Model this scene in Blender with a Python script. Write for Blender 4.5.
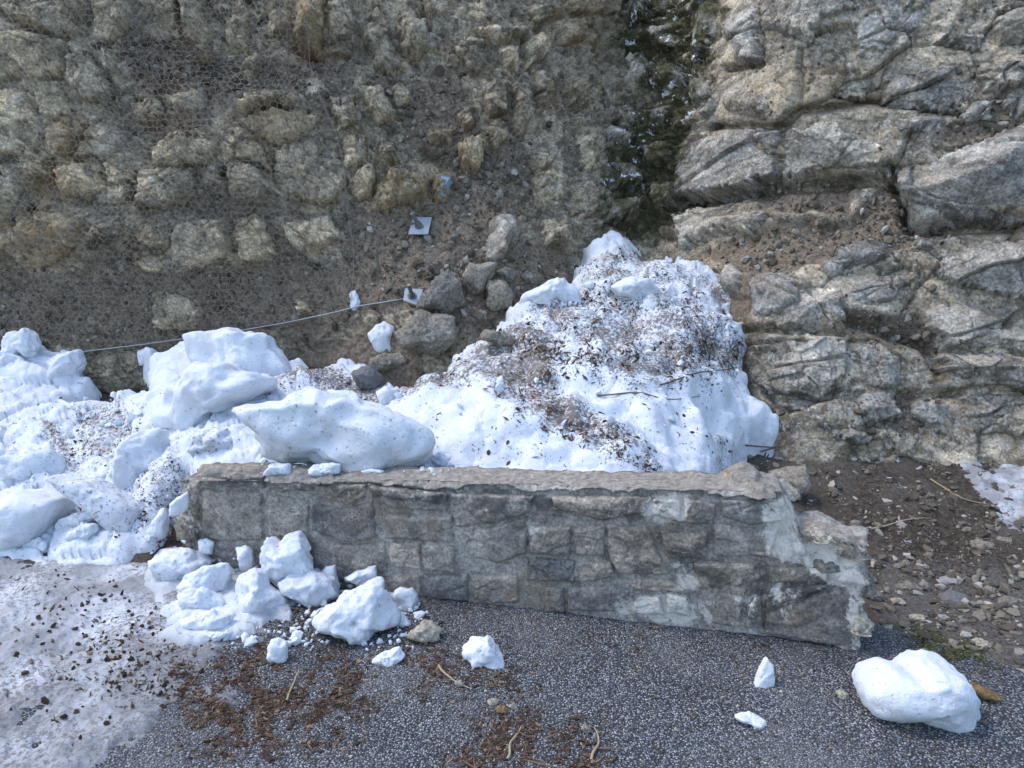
import bpy, math, random
import numpy as np
from mathutils import Vector
random.seed(7)
RNG = np.random.default_rng(11)
scene = bpy.context.scene
for o in list(bpy.data.objects): bpy.data.objects.remove(o)

# ------------------------------------------------------------------ camera, sky, sun
CAM = np.array([0.0, 0.0, 1.6]); PITCH = math.radians(12.0); FPX = 800.0
cd = bpy.data.cameras.new('camera'); cam = bpy.data.objects.new('camera', cd)
scene.collection.objects.link(cam)
cam.location = CAM; cam.rotation_euler = (math.pi/2 - PITCH, 0, 0)
cd.sensor_width = 36.0; cd.lens = 36.0*FPX/1024.0; cd.clip_end = 2000; cd.clip_start = 0.05
scene.camera = cam
SUN_EL, SUN_AZ = math.radians(58), math.radians(-78)      # azimuth from +Y towards +X; behind and to the left
w = bpy.data.worlds.new('World'); scene.world = w; w.use_nodes = True
nt = w.node_tree; bg = nt.nodes['Background']
sky = nt.nodes.new('ShaderNodeTexSky'); sky.sky_type = 'NISHITA'; sky.sun_disc = False
sky.sun_elevation = SUN_EL; sky.sun_rotation = SUN_AZ; sky.air_density = 1.0; sky.dust_density = 1.6; sky.ozone_density = 0.7
nt.links.new(sky.outputs[0], bg.inputs[0]); bg.inputs[1].default_value = 0.15
sl = bpy.data.lights.new('sun', 'SUN'); sl.energy = 0.5; sl.angle = math.radians(14); sl.color = (1.0, 0.93, 0.84)
so = bpy.data.objects.new('sun', sl); scene.collection.objects.link(so)
sd = Vector((math.sin(SUN_AZ)*math.cos(SUN_EL), math.cos(SUN_AZ)*math.cos(SUN_EL), math.sin(SUN_EL)))
so.rotation_euler = (-sd).to_track_quat('-Z', 'Y').to_euler(); so.location = sd*30
scene.view_settings.view_transform = 'Standard'; scene.view_settings.look = 'None'
scene.view_settings.gamma = 1.0; scene.view_settings.exposure = 1.36
scene.render.engine = 'CYCLES'

# ------------------------------------------------------------------ numpy noise
PERM = np.random.default_rng(3).permutation(256).astype(np.int64); PERM = np.concatenate([PERM]*3)
_g = np.random.default_rng(4).normal(size=(256, 3)); GRAD = _g/np.linalg.norm(_g, axis=1)[:, None]
def pnoise(p):
    i = np.floor(p).astype(np.int64); f = p - i; i &= 255
    wv = f*f*f*(f*(f*6-15)+10); out = 0
    for dx in (0, 1):
        for dy in (0, 1):
            for dz in (0, 1):
                h = PERM[PERM[PERM[(i[:, 0]+dx) & 255] + ((i[:, 1]+dy) & 255)] + ((i[:, 2]+dz) & 255)]
                g = GRAD[h]
                d = g[:, 0]*(f[:, 0]-dx) + g[:, 1]*(f[:, 1]-dy) + g[:, 2]*(f[:, 2]-dz)
                out = out + d*(wv[:, 0] if dx else 1-wv[:, 0])*(wv[:, 1] if dy else 1-wv[:, 1])*(wv[:, 2] if dz else 1-wv[:, 2])
    return out*1.6
def fbm(p, scale, octv=4, seed=0.0, gain=0.5):
    a, s, o = 1.0, scale, 0
    for k in range(octv):
        o = o + a*pnoise(p*s + seed*7.31 + k*13.7); a *= gain; s *= 2.03
    return o
def h2(i, j, k):
    return PERM[PERM[(i & 255) + PERM[k & 255]] + (j & 255)]/255.0
def voro(a, b, seed=0):
    """F1, F2, vector to nearest point, its cell"""
    ia, ib = np.floor(a).astype(np.int64), np.floor(b).astype(np.int64)
    F1 = np.full(a.shape, 9.0); F2 = F1.copy(); va = np.zeros_like(a); vb = va.copy(); ca = ia.copy(); cb = ib.copy()
    for da in (-1, 0, 1):
        for db in (-1, 0, 1):
            x, y = ia+da, ib+db
            pa = x + 0.1+0.8*h2(x, y, seed); pb = y + 0.1+0.8*h2(x, y, seed+71)
            d = np.hypot(a-pa, b-pb); m = d < F1
            F2 = np.where(m, F1, np.minimum(F2, d)); F1 = np.where(m, d, F1)
            va = np.where(m, a-pa, va); vb = np.where(m, b-pb, vb); ca = np.where(m, x, ca); cb = np.where(m, y, cb)
    return F1, F2, va, vb, ca, cb
def facet(a, b, seed=0, crack=0.10):
    F1, F2, va, vb, ca, cb = voro(a, b, seed)
    h = (h2(ca, cb, seed+5)-.5)*1.6*va + (h2(ca, cb, seed+9)-.5)*1.6*vb + (h2(ca, cb, seed+13)-.5)*.9
    return h - 0.5*np.clip(1-(F2-F1)/crack, 0, 1)
def sstep(x, a, b):
    t = np.clip((x-a)/(b-a), 0, 1); return t*t*(3-2*t)

# ------------------------------------------------------------------ pixel rays and charts
RT = np.array([1., 0, 0]); FW = np.array([0, math.cos(PITCH), -math.sin(PITCH)]); UP = np.array([0, math.sin(PITCH), math.cos(PITCH)])
def rays(u, v):
    u = np.asarray(u, float); v = np.asarray(v, float)
    return FW + ((u-512)/FPX)[..., None]*RT - ((v-384)/FPX)[..., None]*UP
class TPS:                                       # smooth sheet through (u, v, Y) points
    def __init__(s, pts):
        p = np.array(pts, float); s.p = p[:, :2]/100; n = len(p)
        K = s.phi(np.linalg.norm(s.p[:, None]-s.p[None], axis=2)) + 0.02*np.eye(n)
        Q = np.c_[np.ones(n), s.p]; A = np.block([[K, Q], [Q.T, np.zeros((3, 3))]])
        s.w = np.linalg.solve(A, np.r_[p[:, 2], 0, 0, 0])
    def phi(s, r): return r*r*np.log(np.maximum(r, 1e-6))
    def Y(s, u, v):
        q = np.c_[u, v]/100; o = s.w[-3] + s.w[-2]*q[:, 0] + s.w[-1]*q[:, 1]
        for k in range(len(s.p)): o = o + s.w[k]*s.phi(np.hypot(q[:, 0]-s.p[k, 0], q[:, 1]-s.p[k, 1]))
        return o
    def P(s, u, v):
        d = rays(u, v); return CAM + d*(s.Y(u, v)/d[:, 1])[:, None]
class Cliff(TPS):
    def Y(s, u, v):
        e = np.maximum(-60-v, 0); uu = np.clip(u, -320, 1340); return TPS.Y(s, uu, np.maximum(v, -60)) + e*0.02 + e*e*0.00012
class Plane:
    def __init__(s, o, n): s.o, s.n = np.array(o, float), np.array(n, float)
    def P(s, u, v):
        d = rays(u, v); t = ((s.o-CAM)@s.n)/(d@s.n); return CAM + d*t[:, None]
def normals(ch, u, v):
    e = 2.0; a = ch.P(u+e, v)-ch.P(u-e, v); b = ch.P(u, v+e)-ch.P(u, v-e)
    n = np.cross(b, a); n /= np.linalg.norm(n, axis=1)[:, None]
    s = np.sign(((CAM-ch.P(u, v))*n).sum(1)); return n*s[:, None]
def sdf(u, v, poly):                             # signed distance in px, positive inside
    P = np.array(poly, float); Q = np.roll(P, -1, 0); best = np.full(u.shape, 1e9); ins = np.zeros(u.shape, bool)
    for (ax, ay), (bx, by) in zip(P, Q):
        ex, ey = bx-ax, by-ay; L = ex*ex+ey*ey+1e-9
        t = np.clip(((u-ax)*ex+(v-ay)*ey)/L, 0, 1)
        best = np.minimum(best, np.hypot(u-ax-t*ex, v-ay-t*ey))
        c = (ay > v) != (by > v)
        with np.errstate(divide='ignore', invalid='ignore'): xi = ax + (v-ay)/(by-ay if by != ay else 1e-9)*ex
        ins ^= c & (u < xi)
    return np.where(ins, best, -best)

# ------------------------------------------------------------------ mesh helpers
def mesh_np(name, V, F, mat, parent=None, smooth=True, attrs=None, loc=None):
    V = np.asarray(V, np.float32); F = np.asarray(F, np.int32); k = F.shape[1]
    me = bpy.data.meshes.new(name)
    if loc is not None: V = V - np.asarray(loc, np.float32)
    me.vertices.add(len(V)); me.vertices.foreach_set('co', V.ravel())
    me.loops.add(F.size); me.loops.foreach_set('vertex_index', F.ravel())
    me.polygons.add(len(F)); me.polygons.foreach_set('loop_start', np.arange(0, F.size, k, dtype=np.int32))
    me.polygons.foreach_set('use_smooth', np.full(len(F), smooth))
    for an, arr in (attrs or {}).items():
        at = me.attributes.new(an, 'FLOAT_COLOR', 'POINT')
        c = np.ones((len(V), 4), np.float32); c[:, :3] = arr; at.data.foreach_set('color', c.ravel())
    me.update(calc_edges=True); me.validate(); me.materials.append(mat)
    o = bpy.data.objects.new(name, me); scene.collection.objects.link(o)
    if loc is not None: o.location = loc
    if parent is not None: o.parent = parent
    return o
def tag(o, label=None, cat=None, group=None, kind=None):
    if label: o['label'] = label
    if cat: o['category'] = cat
    if group: o['group'] = group
    if kind: o['kind'] = kind
    return o
def empty(name, loc):
    o = bpy.data.objects.new(name, None); scene.collection.objects.link(o); o.location = loc; return o
def put_under(ch, parent):                       # child mesh given in world coordinates
    ch.parent = parent; ch.matrix_parent_inverse = parent.matrix_basis.inverted()
def grid_faces(nu, nv, keep=None):               # index [iv, iu]
    a = (np.arange(nv-1)[:, None]*nu + np.arange(nu-1)[None]).ravel()
    F = np.c_[a, a+nu, a+nu+1, a+1]
    if keep is not None: F = F[keep[F].all(1)]
    return F
def compact(V, F, attrs):
    used = np.unique(F); m = np.full(len(V), -1); m[used] = np.arange(len(used))
    return V[used], m[F], {k: a[used] for k, a in attrs.items()}

# ------------------------------------------------------------------ materials
class NB:
    def __init__(s, name):
        s.m = bpy.data.materials.new(name); s.m.use_nodes = True; s.t = s.m.node_tree; s.b = s.t.nodes['Principled BSDF']
        s.co = s.t.nodes.new('ShaderNodeTexCoord').outputs['Object']
    def n(s, typ, **kw):
        nd = s.t.nodes.new(typ)
        for k, v in kw.items(): setattr(nd, k, v)
        return nd
    def put(s, sock, v):
        if isinstance(v, bpy.types.NodeSocket): s.t.links.new(v, sock)
        elif isinstance(v, tuple) and len(v) == 3 and sock.type == 'RGBA': sock.default_value = (*v, 1)
        else: sock.default_value = v
    def noise(s, scale, detail=6, rough=.6, dist=0.0, co=None):
        nd = s.n('ShaderNodeTexNoise'); s.put(nd.inputs['Vector'], co or s.co)
        nd.inputs['Scale'].default_value = scale; nd.inputs['Detail'].default_value = detail
        nd.inputs['Roughness'].default_value = rough; nd.inputs['Distortion'].default_value = dist; return nd.outputs['Fac']
    def vor(s, scale, out='Distance', feature='F1', co=None):
        nd = s.n('ShaderNodeTexVoronoi', feature=feature); s.put(nd.inputs['Vector'], co or s.co); nd.inputs['Scale'].default_value = scale
        return nd.outputs[out]
    def rng(s, v, a, b, c=0.0, d=1.0, smooth=True):
        nd = s.n('ShaderNodeMapRange', interpolation_type='SMOOTHSTEP' if smooth else 'LINEAR')
        for i, x in enumerate((v, a, b, c, d)): s.put(nd.inputs[i], x)
        return nd.outputs[0]
    def mth(s, op, a, b=0.0):
        nd = s.n('ShaderNodeMath', operation=op, use_clamp=False); s.put(nd.inputs[0], a); s.put(nd.inputs[1], b); return nd.outputs[0]
    def mix(s, f, a, b, blend='MIX'):
        nd = s.n('ShaderNodeMix', data_type='RGBA', blend_type=blend); s.put(nd.inputs[0], f); s.put(nd.inputs[6], a); s.put(nd.inputs[7], b); return nd.outputs[2]
    def ramp(s, v, stops):
        nd = s.n('ShaderNodeValToRGB'); s.put(nd.inputs[0], v); e = nd.color_ramp.elements
        while len(e) < len(stops): e.new(0.5)
        for x, (p, c) in zip(e, stops): x.position = p; x.color = (*c, 1)
        return nd.outputs[0]
    def attr(s, name):
        nd = s.n('ShaderNodeAttribute', attribute_name=name); sp = s.n('ShaderNodeSeparateColor'); s.t.links.new(nd.outputs['Color'], sp.inputs[0]); return sp.outputs
    def bump(s, h, dist, strength=1.0, nrm=None):
        nd = s.n('ShaderNodeBump'); nd.inputs['Strength'].default_value = strength; nd.inputs['Distance'].default_value = dist
        s.put(nd.inputs['Height'], h)
        if nrm: s.put(nd.inputs['Normal'], nrm)
        return nd.outputs[0]
    def nz(s):
        g = s.n('ShaderNodeNewGeometry'); sp = s.n('ShaderNodeSeparateXYZ'); s.t.links.new(g.outputs['Normal'], sp.inputs[0]); return sp.outputs[2]
    def done(s, col, rough=.9, nrm=None, spec=.25):
        s.put(s.b.inputs['Base Color'], col); s.put(s.b.inputs['Roughness'], rough); s.b.inputs['Specular IOR Level'].default_value = spec
        if nrm: s.put(s.b.inputs['Normal'], nrm)
        return s.m

def rock_material(name, dark, mid, light, lichen=.35, dust=.6, use_attr=True, warm_amt=.5):
    k = NB(name)
    big = k.noise(2.3, 8, .62, .4); med = k.noise(11, 8, .68, .3); fine = k.noise(60, 6, .7)
    col = k.ramp(k.mth('ADD', k.mth('MULTIPLY', big, .55), k.mth('MULTIPLY', med, .45)), [(.36, dark), (.50, mid), (.63, light)])
    oi = k.n('ShaderNodeObjectInfo').outputs['Random']
    col = k.mix(1.0, col, k.ramp(oi, [(0, (.78, .78, .80)), (.5, (1, .98, .94)), (1, (1.18, 1.12, 1.02))]), 'MULTIPLY')
    warm = k.rng(k.noise(1.7, 5, .6, .5), .50, .68); col = k.mix(k.mth('MULTIPLY', warm, warm_amt), col, (.33, .255, .16))
    grain = k.ramp(fine, [(.32, (.38, .37, .36)), (.5, (1, 1, 1)), (.68, (1.55, 1.55, 1.55))]); col = k.mix(.95, col, grain, 'MULTIPLY')
    if use_attr: col = k.mix(k.mth('MULTIPLY', k.attr('tint')[1], .75), col, k.mix(1.0, col, (1.22, 1.26, 1.36), 'MULTIPLY'))
    if use_attr:
        TN = k.attr('tone'); col = k.mix(1.0, col, k.ramp(TN[0], [(.12, (.42, .41, .39)), (.5, (1, 1, 1)), (.88, (1.6, 1.57, 1.52))]), 'MULTIPLY')
        col = k.mix(k.mth('MULTIPLY', TN[1], k.rng(fine, .3, .6, .5, .95)), col, (.075, .064, .05))
    vein = k.mth('ABSOLUTE', k.mth('SUBTRACT', k.noise(7, 7, .6, .8), .5)); vein = k.rng(vein, 0.0, .010, 1.0, 0.0)
    col = k.mix(k.mth('MULTIPLY', vein, .5), col, (.045, .04, .033))
    blot = k.mth('MULTIPLY', k.rng(k.noise(19, 8, .75), .54, .62), k.rng(fine, .40, .56))
    if use_attr:
        A = k.attr('msk'); B = k.attr('tint')
        lf = k.mth('MULTIPLY', blot, k.mth('ADD', B[1], lichen))
    else: lf = k.mth('MULTIPLY', blot, lichen)
    col = k.mix(lf, col, (.62, .60, .55))
    dk = k.rng(k.noise(14, 9, .78, .2), .57, .67); col = k.mix(k.mth('MULTIPLY', dk, .6), col, (.07, .065, .055))
    hgt = k.mth('ADD', k.mth('MULTIPLY', k.noise(28, 9, .7), 1.0), k.mth('MULTIPLY', k.noise(120, 4, .7), .35))
    if use_attr:
        ocn = k.mth('MULTIPLY', B[0], k.rng(med, .35, .6)); col = k.mix(ocn, col, (.33, .215, .085))
        col = k.mix(k.mth('MULTIPLY', B[2], .75), col, k.mix(fine, (.22, .10, .07), (.09, .05, .035)))
        soilc = k.ramp(k.noise(45, 8, .75), [(.3, (.085, .068, .05)), (.5, (.215, .172, .126)), (.72, (.40, .335, .26))])
        brk = k.mth('ADD', A[0], k.mth('MULTIPLY', k.mth('SUBTRACT', med, .5), 1.3))
        sf = k.rng(brk, .35, .62)
        up = k.mth('MULTIPLY', k.rng(k.nz(), .42, .8), k.rng(k.noise(6, 6, .6), .40, .6)); up = k.mth('MULTIPLY', up, dust)
        col = k.mix(k.mth('MAXIMUM', sf, up), col, soilc)
        mossc = k.ramp(k.noise(70, 5, .7), [(.35, (.035, .033, .020)), (.55, (.088, .084, .040)), (.75, (.20, .18, .095))])
        mf = k.rng(k.mth('ADD', A[1], k.mth('MULTIPLY', k.mth('SUBTRACT', k.noise(9, 8, .7), .5), 2.2)), .25, .80)
        col = k.mix(mf, col, mossc)
        snf = k.rng(k.mth('ADD', A[2], k.mth('MULTIPLY', k.mth('SUBTRACT', k.noise(16, 7, .7), .5), 2.0)), .58, .66); col = k.mix(snf, col, (.78, .81, .86))
    return k.done(col, .88, k.bump(hgt, .022, 1.0), .2)
M_ROCK = rock_material('limestone', (.24, .20, .142), (.47, .405, .295), (.72, .64, .49))
M_BED = rock_material('pale_limestone', (.21, .20, .18), (.42, .402, .36), (.63, .61, .555), lichen=.7, dust=.35, warm_amt=.25)
M_LOOSE = rock_material('loose_limestone', (.19, .178, .155), (.29, .275, .24), (.42, .40, .35), lichen=.25, use_attr=False)
M_WHITE = rock_material('white_limestone', (.36, .34, .29), (.50, .47, .40), (.66, .62, .54), lichen=.2, use_attr=False)
M_OCHRE = rock_material('ochre_stone', (.20, .13, .06), (.33, .22, .11), (.46, .34, .20), lichen=.1, use_attr=False)

def wall_material(name, base, stone):
    k = NB(name)
    big = k.noise(3.2, 7, .65, .5); med = k.noise(17, 8, .7, .3); fine = k.noise(85, 6, .7)
    d, m, l = base
    col = k.ramp(k.mth('ADD', k.mth('MULTIPLY', big, .5), k.mth('MULTIPLY', med, .5)), [(.38, d), (.5, m), (.61, l)])
    oi = k.n('ShaderNodeObjectInfo').outputs['Random']
    if stone: col = k.mix(1.0, col, k.ramp(oi, [(0, (.62, .65, .70)), (.35, (.85, .85, .86)), (.7, (1.05, 1.0, .93)), (1, (1.3, 1.18, 1.08))]), 'MULTIPLY')
    warm = k.rng(k.noise(2.6, 5, .6, .4), .50, .66); col = k.mix(k.mth('MULTIPLY', warm, .5), col, (.23, .175, .115))
    col = k.mix(.85, col, k.ramp(fine, [(.32, (.42, .42, .42)), (.5, (1, 1, 1)), (.68, (1.5, 1.5, 1.5))]), 'MULTIPLY')
    A = k.attr('msk')
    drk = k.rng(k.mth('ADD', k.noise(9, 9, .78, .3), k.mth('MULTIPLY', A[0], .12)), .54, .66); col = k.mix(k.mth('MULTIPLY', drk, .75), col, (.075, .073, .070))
    wn = k.mth('ADD', k.mth('MULTIPLY', k.noise(10, 9, .78, .5), .62), k.mth('MULTIPLY', k.noise(38, 8, .8), .38))
    wh = k.rng(k.mth('ADD', wn, k.mth('MULTIPLY', A[1], .15)), .56, .635); col = k.mix(k.mth('MULTIPLY', wh, k.rng(med, .3, .55, .5, .95)), col, k.mix(fine, (.50, .465, .40), (.85, .82, .76)))
    sand = k.mth('MULTIPLY', k.rng(k.nz(), .55, .85), k.rng(k.mth('ADD', k.noise(9, 8, .72), k.mth('MULTIPLY', A[2], .16)), .47, .60))
    col = k.mix(k.mth('MULTIPLY', sand, .9), col, k.ramp(k.noise(40, 7, .7), [(.34, (.15, .138, .12)), (.52, (.31, .285, .245)), (.7, (.50, .465, .41))]))
    hgt = k.mth('ADD', k.noise(35, 9, .7), k.mth('MULTIPLY', k.noise(150, 4, .7), .3))
    return k.done(col, .9, k.bump(hgt, .012, 1.0), .2)
M_MORTAR = wall_material('mortar', ((.17, .162, .147), (.31, .293, .262), (.48, .455, .41)), False)
M_STONE = wall_material('wall_stone', ((.15, .143, .132), (.29, .276, .25), (.45, .43, .39)), True)

def snow_material(name):
    k = NB(name)
    col = k.mix(k.rng(k.noise(5, 6, .6), .45, .7), (.65, .69, .74), (.55, .595, .65))
    A = k.attr('msk')
    sp = k.rng(k.mth('ADD', k.noise(55, 7, .75, .3), k.mth('MULTIPLY', A[0], .24)), .66, .74)
    blot = k.rng(k.mth('ADD', k.noise(10, 8, .72, .6), k.mth('MULTIPLY', A[0], .20)), .62, .80)
    col = k.mix(k.mth('MULTIPLY', blot, .65), col, (.34, .30, .26))
    col = k.mix(k.mth('MULTIPLY', sp, .8), col, (.085, .062, .045))
    col = k.mix(k.mth('MULTIPLY', A[1], .8), col, (.165, .17, .18))
    hgt = k.mth('ADD', k.noise(22, 8, .62), k.mth('MULTIPLY', k.noise(110, 4, .6), .25))
    b = k.b; b.inputs['Subsurface Weight'].default_value = .25; b.inputs['Subsurface Radius'].default_value = (.02, .025, .035); b.inputs['Subsurface Scale'].default_value = .6
    return k.done(col, .65, k.bump(hgt, .014, .8), .3)
M_SNOW = snow_material('snow')

def asphalt_material():
    k = NB('asphalt')
    cc = k.vor(135, 'Color'); sp = k.n('ShaderNodeSeparateColor'); k.t.links.new(cc, sp.inputs[0]); r = sp.outputs[0]
    dd = k.vor(135, 'Distance')
    col = k.ramp(r, [(0, (.065, .076, .09)), (.35, (.165, .185, .208)), (.65, (.28, .30, .325)), (.88, (.43, .445, .455)), (1, (.62, .63, .63))])
    col = k.mix(k.rng(dd, .35, .62), col, (.045, .047, .052))
    big = k.noise(1.6, 7, .65, .5)
    dust = k.rng(big, .45, .68); col = k.mix(k.mth('MULTIPLY', dust, .35), col, (.26, .265, .265))
    med = k.noise(9, 7, .7); col = k.mix(k.mth('MULTIPLY', k.rng(med, .55, .75), .25), col, (.15, .14, .125))
    wet = k.rng(k.mth('ADD', k.noise(1.1, 6, .65, .8), 0.0), .50, .62); col = k.mix(k.mth('MULTIPLY', wet, .35), col, k.mix(1.0, col, (.45, .46, .5), 'MULTIPLY'))
    hgt = k.mth('SUBTRACT', k.mth('MULTIPLY', r, .3), dd)
    return k.done(col, k.rng(wet, 0.0, 1.0, .85, .6), k.bump(hgt, .012, 1.0), .35)
M_ASPH = asphalt_material()
def dirt_material():
    k = NB('dirt')
    col = k.ramp(k.noise(30, 10, .78), [(.30, (.022, .019, .016)), (.48, (.066, .055, .044)), (.62, (.14, .12, .10)), (.76, (.32, .30, .27))])
    big = k.noise(1.5, 5, .6); col = k.mix(k.mth('MULTIPLY', k.rng(big, .42, .65), .6), col, (.15, .135, .115))
    A = k.attr('msk')
    mf = k.rng(k.mth('ADD', A[1], k.mth('MULTIPLY', k.mth('SUBTRACT', k.noise(20, 7, .7), .5), 1.6)), .45, .65); col = k.mix(mf, col, (.075, .085, .02))
    col = k.mix(k.mth('MULTIPLY', A[0], .7), col, k.ramp(k.noise(60, 6, .75), [(.3, (.08, .075, .068)), (.5, (.20, .19, .175)), (.75, (.38, .37, .35))]))
    hgt = k.mth('ADD', k.noise(50, 9, .75), k.mth('MULTIPLY', k.vor(70), .5))
    return k.done(col, .95, k.bump(hgt, .02, 1.0), .15)
M_DIRT = dirt_material()
def plain(name, col, rough=.8, metal=0.0, var=.3, scale=30):
    k = NB(name); n = k.noise(scale, 6, .65)
    c = k.mix(n, tuple(x*(1-var) for x in col), tuple(min(1, x*(1+var)) for x in col)); k.b.inputs['Metallic'].default_value = metal
    return k.done(c, rough, k.bump(n, .003, .5), .3)
def tinted(name, stops, rough=.9):               # colour picked by the piece's own random tint
    k = NB(name); A = k.attr('tint'); c = k.ramp(A[0], stops)
    c = k.mix(.7, c, k.ramp(k.noise(90, 5, .7), [(.3, (.6, .6, .6)), (.7, (1.3, 1.3, 1.3))]), 'MULTIPLY'); return k.done(c, rough, None, .15)
M_RUB = tinted('rubble', [(0, (.07, .058, .045)), (.6, (.16, .14, .11)), (.9, (.27, .25, .21)), (1, (.42, .40, .36))])
M_LITTER = tinted('litter', [(0, (.032, .023, .017)), (.5, (.078, .050, .034)), (.85, (.13, .080, .052)), (1, (.24, .17, .11))])
M_SLATE = tinted('grey_stone', [(0, (.09, .09, .095)), (.5, (.17, .17, .175)), (1, (.30, .29, .275))])
M_TWIG = plain('twig', (.15, .10, .065)); M_STRAW = plain('straw', (.34, .27, .17))
M_WIRE = plain('galvanised_wire', (.31, .285, .24), .6, .1); M_CABLE = plain('steel_cable', (.28, .31, .34), .45, .6)
M_ZINC = plain('zinc_plate', (.28, .33, .38), .55, .4, .3); M_BOLT = plain('dull_bolt', (.16, .17, .16), .5, .6)
M_BLUE = plain('blue_paint', (.22, .33, .42), .7, 0, .35, 60); M_MOSS = plain('moss', (.07, .08, .02), .95, 0, .6)

# ------------------------------------------------------------------ cliff
CL = Cliff([(-320, 480, 5.3), (-320, 300, 5.45), (-320, 150, 5.6), (-320, -60, 6.0), (0, 480, 5.4), (0, 350, 5.5), (0, 200, 5.62), (0, 60, 5.85), (0, -60, 6.1),
  (180, 480, 5.4), (180, 350, 5.5), (180, 200, 5.62), (180, 60, 5.9), (180, -60, 6.15), (330, 420, 5.3), (330, 300, 5.5), (330, 180, 5.72), (330, 60, 5.95), (330, -60, 6.25),
  (430, 420, 5.0), (430, 340, 5.15), (430, 250, 5.55), (430, 180, 5.85), (430, 80, 6.1), (430, -60, 6.4), (540, 420, 5.0), (540, 260, 5.65), (540, 180, 5.95), (540, 80, 6.2), (540, -60, 6.5),
  (600, 200, 6.15), (645, 420, 5.2), (645, 240, 6.1), (645, 150, 6.55), (645, 50, 6.95), (645, -60, 7.3), (705, 250, 5.75), (695, 120, 6.2), (700, 20, 6.45), (715, -60, 6.6),
  (760, 480, 4.55), (750, 380, 4.85), (750, 290, 5.15), (760, 240, 5.4), (760, 190, 5.6), (770, 100, 5.65), (770, 0, 5.75), (770, -60, 5.9),
  (860, 480, 4.45), (860, 380, 4.7), (850, 280, 4.95), (850, 235, 5.12), (850, 195, 5.35), (860, 100, 5.35), (860, 0, 5.45), (860, -60, 5.6),
  (1000, 500, 4.3), (1000, 440, 4.5), (1000, 330, 4.7), (1000, 240, 4.8), (1000, 180, 4.9), (1000, 90, 5.1), (1000, 0, 5.2), (1000, -60, 5.35), (1340, 480, 4.1), (1340, 240, 4.5), (1340, 0, 4.9), (1340, -60, 5.05)])
SOIL = [([(345, 205), (385, 212), (430, 200), (480, 165), (525, 185), (500, 215), (485, 262), (460, 270), (415, 300), (345, 325)], 1.0),
  ([(375, 72), (455, 80), (485, 120), (470, 145), (420, 152), (395, 120)], .9), ([(115, 30), (160, 38), (215, 62), (310, 66), (312, 95), (225, 92), (140, 78)], .9),
  ([(325, 60), (355, 60), (352, 135), (312, 110)], .9), ([(-400, 268), (20, 270), (200, 266), (352, 255), (352, 330), (200, 345), (-400, 375)], .62), ([(95, 206), (290, 206), (290, 218), (95, 214)], .8),
  ([(690, 252), (760, 228), (850, 212), (893, 182), (912, 215), (945, 236), (900, 246), (820, 258), (770, 278), (720, 262)], 1.0), ([(750, 188), (850, 182), (848, 212), (765, 216)], .9),
  ([(845, 318), (920, 312), (937, 350), (900, 346), (850, 345)], 1.0), ([(845, 400), (912, 398), (930, 440), (860, 432)], .9), ([(430, 150), (530, 130), (535, 190), (450, 200)], .7),
  ([(290, 345), (420, 330), (420, 420), (250, 420)], .9), ([(700, 270), (750, 270), (750, 440), (700, 440)], .8), ([(460, 240), (560, 240), (600, 300), (450, 330)], .9), ([(960, 96), (1010, 90), (1024, 125), (940, 155)], .6)]
MOSS = [([(612, -60), (748, -60), (722, 60), (690, 125), (690, 222), (645, 248), (592, 232), (604, 150), (632, 90), (608, 40)], .80), ([(940, 20), (985, 10), (980, 40)], .5),
  ([(925, 345), (945, 355), (950, 380), (930, 372)], .8), ([(595, 150), (660, 140), (660, 235), (600, 235)], .3), ([(370, 205), (400, 203), (420, 195), (400, 215)], .6)]
SNOWM = [([(618, 44), (632, 42), (634, 48), (620, 50)], 1.0), ([(655, 98), (684, 84), (686, 90), (660, 104)], 1.0), ([(622, 140), (640, 146), (636, 152), (620, 148)], .9), ([(618, 178), (644, 182), (640, 188), (620, 184)], 1.0), ([(600, 128), (622, 134), (618, 140), (598, 136)], .8), ([(640, 82), (660, 76), (656, 84), (642, 88)], .8), ([(690, 62), (702, 36), (706, 42), (696, 70)], .9), ([(676, 120), (692, 96), (694, 104), (680, 130)], .9), ([(628, 14), (640, 12), (640, 22), (630, 24)], .9), ([(640, -20), (690, -20), (700, 40), (660, 60), (690, 95), (665, 125), (635, 175), (600, 150), (640, 90)], .42), ([(610, 90), (660, 95), (650, 180), (600, 195), (590, 150)], .38), ([(680, 60), (722, 10), (725, 60), (690, 120), (672, 150)], .40)]
OCHRE = [([(0, 210), (20, 215), (60, 120), (95, 118), (70, 215), (90, 230), (60, 265), (0, 270)], .75), ([(290, -20), (330, -20), (330, 70), (295, 70)], .7), ([(360, 180), (430, 172), (430, 215), (365, 215)], .5), ([(425, 125), (480, 120), (480, 175), (425, 150)], .45),
  ([(790, 60), (900, 80), (890, 115), (790, 110)], .3), ([(560, 0), (610, 0), (600, 60), (560, 50)], .5), ([(240, 110), (320, 112), (300, 140), (260, 150)], .7)]
PALE = [([(690, -60), (1400, -60), (1400, 470), (760, 470), (735, 300), (680, 230)], .6), ([(674, 40), (740, 20), (760, 130), (780, 180), (690, 250), (670, 200)], .8), ([(745, 340), (850, 335), (910, 345), (880, 400), (860, 450), (790, 420)], .8), ([(770, 120), (895, 130), (890, 182), (780, 184)], .6), ([(560, 90), (620, 110), (610, 210), (565, 215), (540, 150)], .55), ([(770, 240), (910, 240), (900, 300), (780, 320)], .5), ([(930, 235), (1300, 220), (1300, 400), (930, 390)], .3)]
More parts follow.
